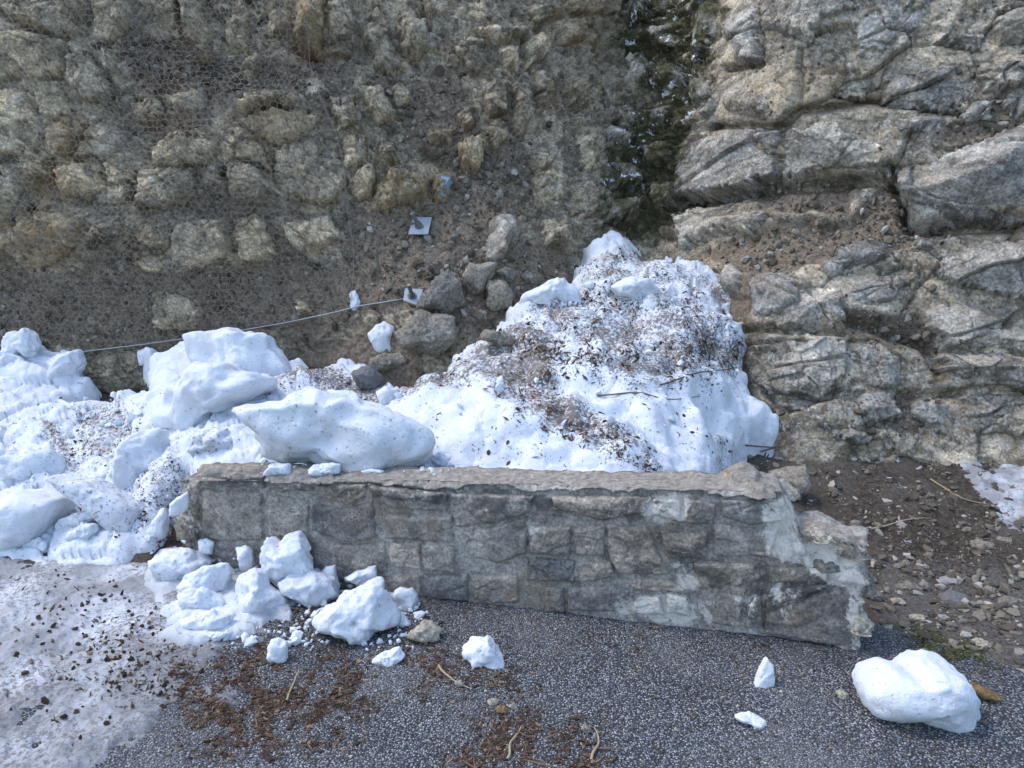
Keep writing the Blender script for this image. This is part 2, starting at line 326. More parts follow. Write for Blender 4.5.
LITT = [([(115, 30), (175, 42), (240, 70), (235, 84), (150, 88), (125, 60)], .9), ([(150, 120), (205, 122), (200, 140), (160, 145)], .8), ([(190, 268), (250, 272), (250, 320), (195, 310)], .8), ([(120, 245), (140, 245), (140, 262), (122, 262)], .6), ([(300, 55), (345, 60), (340, 75), (300, 70)], .7)]
def mask(u, v, polys, soft=9, warp=None):
    o = np.zeros(u.shape)
    uu, vv = (u+warp[0], v+warp[1]) if warp else (u, v)
    for p, wt in polys: o = np.maximum(o, wt*sstep(sdf(uu, vv, p), -soft, soft))
    return o
def masks_at(u, v, P):
    wp = (8*fbm(P, 4, 3, 1), 8*fbm(P, 4, 3, 2))
    return (np.c_[mask(u, v, SOIL, 9, wp), mask(u, v, MOSS, 26, wp), mask(u, v, SNOWM, 8, wp)], np.c_[mask(u, v, OCHRE, 14, wp), mask(u, v, PALE, 14, wp), mask(u, v, LITT, 9, wp)])
def low_h(P): return .05*fbm(P, 1.3, 2, 5)
def rock_rel(P, seed, amp=1.0):
    """angular broken relief in metres"""
    a = P[:, 0]*1.0 + .35*P[:, 1]; b = P[:, 2] + .45*P[:, 1]
    wx = .05*fbm(P, 5, 2, seed+.3); wy = .05*fbm(P, 5, 2, seed+.7)
    r = .030*facet((a+wx)*4.2+.35*b*4.2, (b+wy)*6.0, 3+int(seed)) + .022*facet((a+wx)*11-.3*b*11, (b+wy)*15, 23+int(seed)) + .010*facet((a+wy)*30, (b+wx)*38, 43+int(seed))
    return amp*(r + .012*fbm(P, 14, 3, seed+2, .6))

def big_rel(P, seed, amp=1.0):
    a = P[:, 0] + .35*P[:, 1]; b = P[:, 2] + .3*P[:, 1] - .12*P[:, 0]; wx = .03*fbm(P, 4, 2, seed+.3); wy = .03*fbm(P, 4, 2, seed+.7)
    return amp*(.070*facet((a+wx)*1.9, (b+wy)*2.5, 5+int(seed), .05) + .018*facet((a+wx)*6.5, (b+wy)*7, 27+int(seed), .06) + .004*facet((a+wy)*20, (b+wx)*20, 43+int(seed)) + .008*fbm(P, 14, 3, seed+2, .6))
def tone_at(P, big=0.0):
    """colour of each broken face (R), dark joint (G)"""
    a = P[:, 0] + .35*P[:, 1]; b = P[:, 2] + .45*P[:, 1]; w1 = .05*fbm(P, 6, 3, 8.3); w2 = .05*fbm(P, 6, 3, 9.1); out = 0; cr = 0
    for sc, wt, sd, sk in ((4.5, .5, 81, .4), (11, .35, 83, -.5), (26, .25, 87, .3)):
        F1, F2, va, vb, ca, cb = voro((a+w1)*sc + sk*b*sc, (b+w2)*sc*1.3, sd)
        out = out + wt*(h2(ca, cb, sd+1)-.5); cr = np.maximum(cr, (1-sstep(F2-F1, .0, .10))*(1.0 if sc < 20 else .5)*sstep(h2(ca, cb, sd+2), .25, .6))
    return np.c_[np.clip(.5+out, 0, 1), cr*(.5+.5*sstep(fbm(P, 3, 3, 6.6), -.3, .2)), cr*0]

us = np.concatenate([np.arange(-320, -24, 6), np.arange(-24, 1050, 1.6), np.arange(1050, 1341, 6)])
vs = np.concatenate([np.arange(-420, -12, 6), np.arange(-12, 476, 1.6), np.arange(476, 520, 6)])
U, Vv = np.meshgrid(us, vs); U = U.ravel(); Vv = Vv.ravel()
P0 = CL.P(U, Vv); N0 = normals(CL, U, Vv); mk, tn = masks_at(U, Vv, P0)
mk[:, 0] = np.maximum(mk[:, 0], (.22+.24*sstep(fbm(P0, 1.6, 3, 4.4), -.1, .35))*sstep(600-U, -30, 60))     # earth fills the gaps between the left-hand rocks
soil = np.clip(mk[:, 0], 0, 1); gul = np.clip(mk[:, 1], 0, 1)
rgt = sstep(U, 680, 730)
hh = low_h(P0) + (rock_rel(P0, 1)*1.5*(1-rgt) + big_rel(P0, 1)*rgt)*(1-.75*soil)*(1+.5*gul) + soil*(.016*fbm(P0, 9, 4, 9, .65)) - .015*sstep(640-U, -60, 60) - .01 + .05*sstep(U, 690, 730)*(1-soil)
hh += gul*.05*fbm(P0*np.array([1, 1, 2.2]), 3.5, 4, 12)
# ledges that run across the right-hand bedrock
def band(pts, wdt):
    d = np.full(U.shape, 1e9)
    for (ax, ay), (bx, by) in zip(pts[:-1], pts[1:]):
        ex, ey = bx-ax, by-ay; t = np.clip(((U-ax)*ex+(Vv-ay)*ey)/(ex*ex+ey*ey), 0, 1); d = np.minimum(d, np.hypot(U-ax-t*ex, Vv-ay-t*ey))
    return np.exp(-(d/wdt)**2)
for pts, wdt, dep in [([(674, 198), (745, 194), (785, 184), (893, 182)], 7, .09), ([(700, 126), (787, 128), (800, 112), (868, 102), (960, 112)], 4, .06), ([(758, -10), (766, 66), (730, 70)], 3, .05), ([(890, 170), (910, 225), (960, 226), (1024, 226)], 6, .08),
    ([(843, 318), (925, 345), (940, 372)], 6, .06), ([(745, 330), (840, 335)], 4, .05), ([(0, 12), (25, 24), (65, 36)], 4, .08), ([(85, -5), (88, 30)], 4, .07), ([(52, 75), (64, 52)], 5, .08), ([(526, 20), (524, 60), (560, 90)], 3, .05), ([(612, 0), (600, 60), (625, 110)], 5, .06), ([(958, 394), (900, 395)], 4, .05), ([(100, 100), (108, 92)], 4, .05), ([(425, 150), (440, 160), (475, 172)], 5, .06)]:
    hh -= dep*(1.7 if pts[0][0] > 660 else 1.0)*band(pts, wdt)
Pc = P0 + N0*hh[:, None]
cliff = mesh_np('cliff', Pc, grid_faces(len(us), len(vs)), M_ROCK, attrs={'msk': mk, 'tint': tn, 'tone': tone_at(P0)})
tag(cliff, 'grey brown broken limestone cliff rising behind the snow', 'cliff', kind='structure')

def block(poly, ch, H, name, parent, mat, seed, bevel=4.0, rel=1.0, tints=None, low=True, sink=.05, maxv=2600, rough=1.6, relfn=None, extra=None, dive=.02):
    p = np.array(poly, float); x0, y0 = p.min(0)-5; x1, y1 = p.max(0)+5
    st = max(.9, math.sqrt((x1-x0)*(y1-y0)/maxv)); uu = np.arange(x0, x1+st, st); vv = np.arange(y0, y1+st, st)
    u, v = np.meshgrid(uu, vv); u = u.ravel(); v = v.ravel(); B = ch.P(u, v); N = normals(ch, u, v)
    d = sdf(u, v, poly) + rough*fbm(B, 22, 3, seed*.37)
    r = random.Random(seed); c = p.mean(0); sx, sy = (x1-x0)/2, (y1-y0)/2
    top = np.full(u.shape, 1e9)
    for k in range(6):
        a = r.uniform(0, 6.283); g = r.uniform(.25, 1.35)
        top = np.minimum(top, r.uniform(.85, 1.15) + g*(math.cos(a)*(u-c[0])/sx + math.sin(a)*(v-c[1])/sy))
    t = np.clip(d/bevel, 0, 1); prof = 1-(1-t)**1.6
    h = 1.15*H*np.clip(top, .18, 1.5)*prof + (relfn or rock_rel)(B, seed % 17)*rel*t
    h = np.where(d > 0, h, d*dive) - sink*(1-np.clip((d+3)/4, 0, 1))
    if low: h = h + low_h(B)
    keep = d > -4.5; F = grid_faces(len(uu), len(vv), keep); Vt = B + N*h[:, None]
    at = extra(u, v, B) if extra else None
    if at is None:
        m, tt = masks_at(u, v, B); m = m*np.array([.45, .85, .9]); tt = tt*np.array([.8, 0 if mat is M_BED else .8, .8]) + np.array([0, .12 if mat is M_BED else 0, 0])
        if tints: tt = np.maximum(tt, np.array(tints)[None])
        at = {'msk': m, 'tint': tt, 'tone': tone_at(B + seed*.37)*np.array([1, .8, 1])}
    Vt, F, at = compact(Vt, F, at)
    return mesh_np(name, Vt, F, mat, parent, True, at)

LEFT = '''0,0 65,0 82,7 80,31 65,36 41,31 20,20 0,10|.07
-30,28 34,35 65,40 62,66 50,76 -30,74|.07
95,-8 133,-8 130,27 113,45 96,38|.09
65,58 89,51 109,86 106,99 82,99 65,75|.09
178,-8 205,-8 214,65 202,65 186,38|.09
150,-8 176,-8 181,38 168,34 154,20|.07
226,27 239,-8 251,14 246,51 229,51|.08
267,7 284,-6 291,20 280,38 267,32|.10
297,-8 325,-8 321,55 304,58 294,34|.09
328,-8 352,-8 354,55 329,51|.06
267,53 269,60 253,84 244,80 248,62|.08
236,116 253,96 297,92 309,109 274,108|.11
239,122 274,111 318,117 308,133 274,147|.06
222,126 246,130 274,154 270,171 246,161 224,161|.08
226,164 246,162 268,178 263,202 229,205|.08
200,171 222,164 224,195 205,197|.07
137,168 191,168 197,195 164,209 142,207|.09
56,164 99,161 106,188 85,198 62,195|.09
104,161 135,168 135,181 109,186|.06
44,126 68,120 89,121 68,150 55,159 44,147|.08
92,120 127,130 113,157 70,158 82,140|.08
150,147 205,130 219,150 205,164 154,166|.10
22,161 51,156 55,178 27,180|.06
274,150 321,137 318,164 346,181 335,202 318,204 274,192|.09
20,215 58,212 85,222 68,253 34,268 17,246|.10
89,226 127,221 120,236 92,250|.08
127,226 178,222 171,246 150,250|.09
181,219 226,219 232,253 192,270 168,253|.11
232,219 260,215 274,253 239,265|.10
280,222 328,215 342,236 308,253 291,246|.10
100,45 118,55 113,75 105,68|.06
130,103 161,96 165,125 133,120|.06
164,99 205,89 205,113 178,118|.07
343,137 366,135 367,162 345,168|.09
361,20 378,5 391,38 403,58 395,75 374,62|.09
402,20 425,17 427,44 417,56 402,48|.10
357,85 381,85 396,113 378,125 361,99|.10
378,142 395,140 396,161 379,166|.10
352,178 367,168 376,174 372,195 355,198|.10
367,212 378,191 390,173 405,178 425,178 428,191 408,203 384,210|.12
472,27 526,20 525,38 497,40|.09
446,38 487,41 487,65 470,75 460,58|.09
501,44 518,48 518,68 504,70|.06
528,38 547,34 545,62 530,62|.09
531,-8 549,-8 559,17 538,24 528,14|.09
480,79 508,82 508,113 487,116|.08
513,85 528,82 531,113 528,130 513,130|.08
535,65 552,89 559,106 538,106|.07
456,116 470,109 477,123 467,133|.09
425,127 456,130 451,144 429,144|.08
458,147 484,140 482,168 463,164|.10
528,150 545,145 552,161 538,174 531,171|.09
535,174 562,171 567,198 545,202|.09
545,219 562,215 576,236 562,253 545,246|.09
555,20 579,20 586,38 562,44|.08
420,-8 456,-8 443,14 425,11|.07
566,60 592,55 600,95 580,110 566,92|.08
575,115 600,120 606,165 586,170|.07
570,175 598,178 600,212 574,210|.06
-30,85 20,88 40,120 30,155 -30,150|.07
-30,200 10,195 16,240 -30,262|.08
30,88 60,82 66,112 42,118|.06
135,253 165,256 160,272 138,270|.06
28,330 72,352 70,390 20,395|.03
76,362 144,349 150,386 113,398 74,394|.07
294,300 308,297 308,310 296,311|.07
155,290 200,300 198,332 150,330|.05
256,150 270,160 268,170 252,162|.05
108,188 132,184 134,202 112,206|.05
330,100 352,95 360,122 338,130|.05
392,82 412,84 410,102 396,104|.05
490,120 508,118 510,142 492,148|.06
566,-8 606,-8 600,15 570,14|.07'''
RIGHT = '''624,6 646,2 650,22 630,26|.14
650,30 676,24 680,46 656,52|.12
628,56 652,60 648,84 626,78|.12
656,74 684,66 688,86 662,96|.14
640,104 668,104 662,128 638,126|.12
612,126 636,132 632,148 608,146|.12
640,146 668,140 672,164 646,170|.12
616,164 644,172 640,190 614,186|.13
648,186 676,180 676,206 652,210|.12
610,200 640,204 636,224 606,220|.12
758,-10 855,-10 852,14 824,24 811,44 787,65 766,65|.13
730,10 756,-8 765,62 729,68 722,44|.12
859,-8 934,-8 920,34 879,55 855,48 852,20|.08
787,68 852,58 879,68 865,99 821,96 787,89|.09
729,92 756,75 787,113 773,123 732,123|.09
701,106 725,96 727,123 705,125|.09
674,150 700,135 753,129 787,131 780,178 742,192 674,195|.12
787,129 838,120 852,137 893,137 893,178 852,171 783,181|.11
883,68 965,65 982,89 948,113 879,109|.06
975,72 1050,60 1050,86 982,94|.12
961,116 975,103 992,103 984,123 965,127|.10
895,174 913,164 972,147 1024,127 1085,118 1090,215 1024,222 950,220 920,226 908,212|.26
674,219 695,209 749,198 756,212 773,215 749,233 712,236 695,240 681,250|.14
992,20 1050,0 1050,48 995,51|.12
927,20 982,24 982,55 934,44|.07
753,278 794,274 800,305 773,322 756,319|.12
800,284 842,288 843,319 821,332 777,329 780,313|.11
845,288 896,274 910,284 893,302 848,312|.10
821,264 855,243 883,240 910,250 896,257 859,267 828,278|.12
937,257 982,243 1050,236 1050,306 982,291 937,281|.14
753,349 800,334 842,343 848,370 831,387 807,414 773,404 749,370|.10
848,353 879,339 900,349 913,363 893,390 855,390|.10
937,353 975,353 1040,358 1040,390 965,387 941,370|.14
920,308 965,302 1016,312 1002,329 948,349 924,326|.12
958,394 1040,394 1040,440 982,436 958,418|.10
811,425 855,432 876,445 866,452 828,440|.10
879,438 897,439 897,449 882,449|.06
910,401 948,404 961,425 937,432 910,414|.08
722,262 745,268 742,296 724,290|.08
850,392 890,394 902,420 862,424|.05
776,408 806,418 800,440 772,430|.06
690,10 720,-6 722,30 700,60|.08
686,80 705,66 712,92 690,108|.08
880,112 945,116 935,135 900,136|.05
985,-8 1050,-10 1050,2 990,12|.06
912,238 934,240 930,254 914,252|.08
1000,100 1050,92 1050,118 1008,122|.09
940,320 1040,330 1040,352 960,350|.05'''
def parse(t):
    for ln in t.strip().split('\n'):
        a, b = ln.split('|'); yield [tuple(float(x) for x in q.split(',')) for q in a.split()], float(b)
sd_ = 100
for poly, H in parse(LEFT):
    sd_ += 1; block(poly, CL, H, 'rock', cliff, M_ROCK, sd_, bevel=2.6, rel=1.0, rough=3.0)
for poly, H in parse(RIGHT):
    sd_ += 1; block(poly, CL, (H*.75+.015 if H > .115 else H*.45+.045), 'rock', cliff, M_BED, sd_, bevel=3.5, rel=.8 if H > .1 else 1.1, maxv=9000, rough=4.0, relfn=big_rel)
# rock with a stripe of blue paint, slanted slab
pr = block([(432, 178), (446, 173), (456, 181), (446, 198), (432, 198)], CL, .12, 'rock', cliff, M_ROCK, 61, bevel=4, rel=.5)
pr['label'] = 'small rock marked with a stripe of blue paint'
block([(490, 222), (511, 214), (518, 226), (504, 258), (485, 260)], CL, .16, 'rock', cliff, M_BED, 62, bevel=5, rel=.4)

# ------------------------------------------------------------------ ground, road
def g_h(x, y):
    t = y-3.25; s = .2*np.where(t > 0, np.sqrt(t*t+.02)-.14, 0); return np.minimum(s, .62)
def axis(lo, hi, st, far):
    c = np.arange(lo, hi, st); o = np.geomspace(.05, far, 26); return np.concatenate([(lo-o)[::-1], c, hi+o])
gx = axis(-3.6, 3.6, .02, 300); gy = axis(1.6, 5.6, .02, 300)
X, Y = np.meshgrid(gx, gy); X = X.ravel(); Y = Y.ravel(); Z0 = g_h(X, Y); G = np.c_[X, Y, Z0]
edge = sstep(Y-3.02+.25*np.maximum(X-1.3, 0)*0, -.35, .2)
def ground_z(x, y):
    z = g_h(x, y); G = np.c_[x, y, z]; return z + sstep(y, 2.6, 3.3)*(.022*fbm(G, 3, 3, 3) + .016*fbm(G, 11, 4, 4, .6)) - .012
Z = ground_z(X, Y)
def proj(P):
    d = P-CAM; f = d@FW; f = np.where(f > .05, f, .05); return 512+FPX*(d@RT)/f, 384-FPX*(d@UP)/f
gu, gv = proj(np.c_[X, Y, Z])
inv = (np.abs(gu-512) < 900) & (np.abs(gv-384) < 700)
moss = np.where(inv, mask(gu, gv, [([(885, 622), (930, 628), (1000, 655), (1012, 672), (960, 668), (900, 645)], 1.0)], 8), 0)
pale = np.where(inv, mask(gu, gv, [([(880, 560), (1100, 570), (1100, 720), (960, 690), (880, 640)], .55), ([(870, 640), (1100, 640), (1100, 900), (980, 900)], .9)], 14), 0)
ground = mesh_np('ground', np.c_[X, Y, Z], grid_faces(len(gx), len(gy))[:, ::-1], M_DIRT, attrs={'msk': np.c_[pale, moss, pale*0]})
tag(ground, 'dark stony dirt sloping up to the cliff', 'ground', kind='structure')
def road_edge(x): return 3.3 - np.clip(x-1.15, 0, 1.2)*.95 + np.clip(x-2.35, 0, 9)*.0
rx = axis(-3.2, 3.2, .02, 300); q = np.concatenate([-np.geomspace(.05, 300, 26)[::-1], np.arange(0, 1.0001, .0125)])
RX, RQ = np.meshgrid(rx, q); RX = RX.ravel(); RQ = RQ.ravel()
ye = road_edge(RX) + .05*fbm(np.c_[RX, RX*0, RX*0], 3, 4, 1) ; RY = np.where(RQ < 0, 1.6+RQ, 1.6+(ye-1.6)*RQ)
RP = np.c_[RX, RY, np.zeros_like(RX)]
near = (np.abs(RX) < 3.2) & (RQ > -.01)
RZ = .004 + g_h(RX, RY)*.5 + np.where(near, .005*fbm(RP, 2.2, 3, 8) + .003*fbm(RP, 14, 3, 6), 0) - .03*sstep(RQ, .95, 1.0)
road = mesh_np('road', np.c_[RX, RY, RZ], grid_faces(len(rx), len(q))[:, ::-1], M_ASPH); tag(road, 'coarse grey chipped asphalt in front of the wall', 'road', kind='structure')

# ------------------------------------------------------------------ low stone wall
WA = np.array([-1.5, 3.41, 0.]); WB = np.array([1.305, 2.73, 0.]); WL = np.linalg.norm(WB-WA); WD = (WB-WA)/WL; WN = np.array([WD[1], -WD[0], 0.]); WT = .22
def wtop(s):                                     # top height along the wall, broken down at the right end
    f = s/WL; return .465 + .135*np.clip(f/.87, 0, 1) - .15*sstep(f, .885, .925) - .04*sstep(f, .94, 1.0) - .02*sstep(f, .06, 0)
wall = empty('stone_parapet', tuple((WA+WB)/2))
tag(wall, 'low weathered masonry wall of grey stones with a crumbling right end', 'wall')
bpy.context.view_layer.update()
nS, nF, nT = 250, 52, 32
s_ = np.linspace(0, WL, nS); loop = [(0, f) for f in np.linspace(-.12, 1, nF)] + [(t, 1) for t in np.linspace(0, 1, nT)[1:]] + [(1, f) for f in np.linspace(1, -.12, 18)[1:]]
loop = np.array(loop); nL = len(loop)
def ring(s, shrink=1.0):
    t, f = loop[:, 0], loop[:, 1]; tt = .5+(t-.5)*shrink; ff = .45+(f-.45)*shrink
    h = wtop(np.full(nL, s)); z = ff*h; z = np.where(ff < 0, ff*.6, z)
    return WA[None] + WD*s - WN*(tt*WT)[:, None] + np.array([0, 0, 1])*z[:, None]
R = [ring(0, k) for k in np.linspace(0.02, .96, 12)] + [ring(s) for s in s_] + [ring(WL, k) for k in np.linspace(.96, .02, 14)]
WV = np.array(R); nR = len(R); cen = WA + WD*(WL/2) - WN*(WT/2)
ss = np.concatenate([np.zeros(12), s_, np.full(14, WL)])
flat = WV.reshape(-1, 3); outw = np.tile((loop[:, 0] == 0)*1.0, nR)[:, None]*WN - np.tile((loop[:, 0] == 1)*1.0, nR)[:, None]*WN + np.tile(((loop[:, 1] == 1))*1.0, nR)[:, None]*np.array([0, 0, 1])
sS = np.repeat(ss, nL); endr = sstep(sS, WL-.5, WL)
outw += WD*np.where(sS > WL-.03, .8, 0)[:, None] - WD*np.where(sS < .03, .8, 0)[:, None]
outw /= np.maximum(np.linalg.norm(outw, axis=1), 1)[:, None]
corner = np.tile(np.exp(-((np.arange(nL)-(nF-1))/3.0)**2), nR)
disp = - corner*.03*np.clip(fbm(flat, 7, 3, 24)+.25, 0, 1) + .010*fbm(flat, 8, 4, 21, .6) + .022*endr*fbm(flat, 7, 3, 22) + (.3+1.6*endr)*rock_rel(flat, 2, .45) - .012
flat = flat + outw*disp[:, None]
def wall_masks(u, v, B):
    wh = mask(u, v, [([(655, 492), (690, 494), (685, 520), (660, 525), (640, 512)], 1.0), ([(615, 600), (680, 590), (700, 618), (690, 628), (610, 612)], 1.0), ([(760, 505), (792, 490), (800, 540), (862, 545), (868, 625), (845, 590), (800, 566), (765, 556)], 1.0),
        ([(668, 560), (695, 565), (705, 592), (680, 592)], .9), ([(525, 522), (548, 524), (546, 535), (526, 534)], 1.0), ([(776, 580), (800, 590), (790, 620), (765, 598)], .8), ([(735, 595), (756, 595), (750, 632), (738, 630)], .8), ([(700, 600), (715, 600), (715, 628), (702, 620)], .7), ([(182, 480), (198, 480), (192, 530), (182, 520)], .6), ([(376, 540), (388, 545), (382, 560)], .7), ([(845, 585), (862, 580), (868, 640), (850, 655)], 1.0)], 6)
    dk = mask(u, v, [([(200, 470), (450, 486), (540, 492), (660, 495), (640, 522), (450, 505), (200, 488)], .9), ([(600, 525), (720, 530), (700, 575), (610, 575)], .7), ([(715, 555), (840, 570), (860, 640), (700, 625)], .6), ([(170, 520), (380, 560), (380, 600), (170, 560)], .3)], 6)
    sa = mask(u, v, [([(380, 470), (720, 470), (740, 490), (380, 482)], 1.0), ([(790, 520), (870, 540), (870, 560), (800, 550)], .8)], 6)
    return {'msk': np.c_[dk, wh, sa]}
wu, wv = proj(flat)
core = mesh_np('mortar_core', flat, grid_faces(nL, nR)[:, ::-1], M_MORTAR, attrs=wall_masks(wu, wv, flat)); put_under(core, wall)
WF = Plane(WA, WN)
WSTONES = '''203,474 264,476 264,488 203,486|.018
202,491 262,493 261,540 201,542|.022
172,508 188,483 199,481 196,541 176,541|.03
268,480 314,481 311,491 268,491|.016
268,495 307,501 307,538 268,538|.016
318,486 367,484 365,495 348,505 318,496|.02
311,505 342,509 372,502 376,539 345,543 311,531|.02
370,486 447,494 447,512 389,508 370,498|.028
383,514 451,516 453,543 389,539|.02
389,543 418,543 420,570 389,567|.012
421,545 454,546 454,573 424,570|.012
450,494 534,497 528,513 496,523 456,528 450,508|.022
456,533 496,527 526,518 526,554 496,564 466,554|.018
551,497 652,498 646,513 602,521 553,508|.03
529,526 570,528 570,556 529,554|.016
573,530 604,525 604,556 575,556|.012
607,529 646,527 669,575 619,575 609,559|.022
527,559 574,562 574,583 527,580|.012
578,563 612,563 618,577 579,583|.012
424,577 468,574 468,602 427,599|.014
472,579 518,574 518,602 474,605|.014
545,588 564,588 564,613 545,612|.012
568,588 613,585 630,593 613,612 568,610|.014
269,541 306,541 310,572 270,566|.014
312,534 344,546 384,543 386,572 340,582 312,574|.014
336,585 418,574 422,598 340,592|.012
684,499 716,505 713,526 684,524|.018
661,535 709,532 705,558 667,558|.02
722,500 779,502 783,521 749,526 722,517|.03
714,524 778,530 772,556 714,556|.024
694,563 758,563 761,580 716,594 695,586|.02
766,566 827,569 827,583 769,583|.02
666,593 688,596 690,616 667,613|.016
711,589 746,583 739,628 714,624|.018
766,615 796,604 838,588 860,603 860,640 852,648 764,634|.035
748,605 761,590 763,629 746,629|.014
770,587 830,587 792,601 766,611|.016
622,580 668,579 686,592 662,592 636,590|.012
634,596 661,597 663,614 632,615|.01
653,500 680,500 681,524 650,514|.012'''
def wall_rel(P, seed): return rock_rel(P, seed, .55)
for poly, H in parse(WSTONES):
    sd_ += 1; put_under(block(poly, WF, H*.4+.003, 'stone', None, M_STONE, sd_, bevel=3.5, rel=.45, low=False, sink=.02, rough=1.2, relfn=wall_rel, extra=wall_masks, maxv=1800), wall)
# flat slabs bedded on top of the wall and broken stones at its right end
class TopChart:
    def P(s, u, v):
        d = rays(u, v); z = np.full(len(d), .55)
        for _ in range(6):
            t = (z-CAM[2])/d[:, 2]; q = CAM + d*t[:, None]; z = wtop(np.clip((q-WA)@WD, 0, WL))*.5 + z*.5
        return q
TC = TopChart()
for poly, H in parse('''203,464 262,465 262,472 204,472|.02
264,467 330,469 332,475 266,474|.02
722,471 745,469 762,475 756,482 730,481|.035
738,484 765,483 778,488 760,490|.016'''):
    sd_ += 1; put_under(block(poly, TC, H, 'slab', None, M_STONE, sd_, bevel=3, rel=.2, low=False, sink=.012, rough=1.0, relfn=wall_rel, extra=wall_masks, maxv=1500, dive=.002), wall)

# ------------------------------------------------------------------ snow heaps
BANK = TPS([(-150, 545, 3.75), (0, 545, 3.7), (150, 535, 3.62), (185, 470, 3.95), (-150, 470, 4.3), (0, 470, 4.25), (100, 470, 4.2), (-150, 400, 5.0), (0, 400, 5.0), (100, 400, 5.0), (250, 400, 4.65), (200, 352, 5.25), (360, 400, 4.8), (-150, 350, 5.55), (0, 345, 5.55), (100, 345, 5.55), (250, 472, 3.8), (400, 472, 3.7), (310, 365, 5.25), (120, 440, 4.55), (60, 590, 3.3), (240, 560, 3.45)])
PILE = TPS([(370, 490, 3.6), (500, 490, 3.45), (640, 490, 3.4), (720, 490, 3.7), (400, 440, 3.95), (500, 400, 3.98), (440, 395, 4.35), (600, 400, 4.05), (700, 395, 4.35), (690, 440, 3.85), (770, 425, 4.5), (730, 465, 4.0), (420, 370, 4.75), (500, 335, 4.95), (600, 330, 4.8), (690, 330, 4.85), (745, 345, 4.95), (750, 390, 4.7), (570, 285, 5.45), (650, 280, 5.45), (730, 290, 5.35), (610, 235, 6.05), (650, 235, 6.15), (745, 440, 4.35)])
def snow_sheet(name, poly, ch, dirtfn, lump, label, cat, st=1.5, edge=9, seed=0, thick=.07, rough=4, drop=.016, greyfn=None, octv=2):
    p = np.array(poly, float); x0, y0 = p.min(0)-8; x1, y1 = p.max(0)+8; uu = np.arange(x0, x1, st); vv = np.arange(y0, y1, st)
    u, v = np.meshgrid(uu, vv); u = u.ravel(); v = v.ravel(); B = ch.P(u, v); N = normals(ch, u, v); N = N*.5+np.array([0, 0, .6]); N /= np.linalg.norm(N, axis=1)[:, None]
    d = sdf(u, v, poly) + rough*fbm(B, 6, octv, seed+.5, .5)
    t = np.clip(d/edge, 0, 1); dm = dirtfn(u, v, B)
    h = thick*(np.sqrt(1-(1-t)**2)-.5) + lump(B, u, v)*(.25+.75*t); h = np.where(d > 0, h, h + d*drop)
    Vt, F, at = compact(B+N*h[:, None], grid_faces(len(uu), len(vv), d > (-9 if drop < .02 else -15)), {'msk': np.c_[dm, greyfn(u, v, B, d) if greyfn else dm*0, dm*0]})
    return tag(mesh_np(name, Vt, F, M_SNOW, None, True, at), label, cat)
def clod(B, sc, seed):
    a = B[:, 0] + .06*fbm(B, 5, 2, seed); b = B[:, 1]*.8+B[:, 2]*.8 + .06*fbm(B, 5, 2, seed+1); F1, F2, *_ , ca, cb = voro(a*sc, b*sc, seed)
    return np.sqrt(np.clip(1-F1*F1*1.1, 0, 1))*(.35+.65*h2(ca, cb, seed+3))
def pile_lump(B, u, v):
    up = sstep(v, 420, 330)
    return .085*fbm(B, 2.2, 3, 31) + .045*np.abs(fbm(B, 4.5, 2, 32)) + .035*up*clod(B, 4, 5) + (.012+.035*up)*facet(B[:, 0]*4+.4*B[:, 1], (B[:, 1]+B[:, 2])*4.5, 61) + .012*up*facet(B[:, 0]*11, (B[:, 1]+B[:, 2])*13, 63) + (.004+.006*up)*fbm(B, 18, 2, 33) - .03
def pile_dirt(u, v, B):
    m = mask(u, v, [([(395, 385), (520, 325), (560, 345), (560, 400), (640, 440), (660, 470), (560, 445), (480, 390), (390, 410)], .95), ([(520, 300), (620, 285), (735, 320), (745, 390), (600, 395), (530, 350)], .78), ([(570, 260), (640, 245), (735, 290), (735, 310), (580, 300)], .7), ([(690, 340), (750, 335), (745, 375), (680, 370)], .85), ([(600, 385), (745, 350), (745, 390), (620, 410)], .55), ([(700, 420), (780, 430), (730, 470), (700, 475)], .6)], 14)
    m = np.maximum(m, .26*sstep(v, 470, 400)); return np.clip(m + .35*fbm(B, 5, 3, 41)*sstep(m, .05, .4), 0, 1.1)
pile = snow_sheet('snow_pile', [(365, 420), (385, 392), (430, 368), (468, 345), (500, 325), (520, 306), (580, 300), (574, 268), (596, 240), (610, 228), (634, 236), (642, 256), (700, 256), (733, 288), (728, 310), (750, 322), (744, 365), (760, 395), (778, 425), (742, 434), (732, 456), (716, 482), (365, 488)], PILE, pile_dirt, pile_lump,
    'dirty avalanche snow heap sloping from the mossy gully down to the wall', 'snow heap', seed=1, thick=.12, edge=26, rough=11, drop=.018, octv=3)
def bank_lump(B, u, v): return .05*fbm(B, 2.2, 3, 51) + .05*clod(B, 2.6, 7) + .05*facet(B[:, 0]*3.2+.5*B[:, 1], (B[:, 1]+B[:, 2])*3.4, 65) + .018*facet(B[:, 0]*9, (B[:, 1]+B[:, 2])*10, 67) + .035*clod(B, 6.5, 8)*sstep(fbm(B, 2, 2, 52), -.4, .3) + .012*clod(B, 17, 9) + .006*fbm(B, 26, 3, 53) - .05
def bank_dirt(u, v, B):
    m = mask(u, v, [([(70, 412), (130, 400), (140, 440), (105, 470), (80, 460)], .7), ([(30, 425), (60, 430), (85, 475), (70, 478)], .85), ([(150, 470), (185, 450), (190, 540), (150, 530)], .6), ([(265, 392), (320, 362), (350, 380), (390, 400), (380, 430), (300, 395)], .9), ([(-100, 500), (150, 540), (150, 570), (-100, 570)], .3)], 10)
    return np.clip(m + .05, 0, 1)
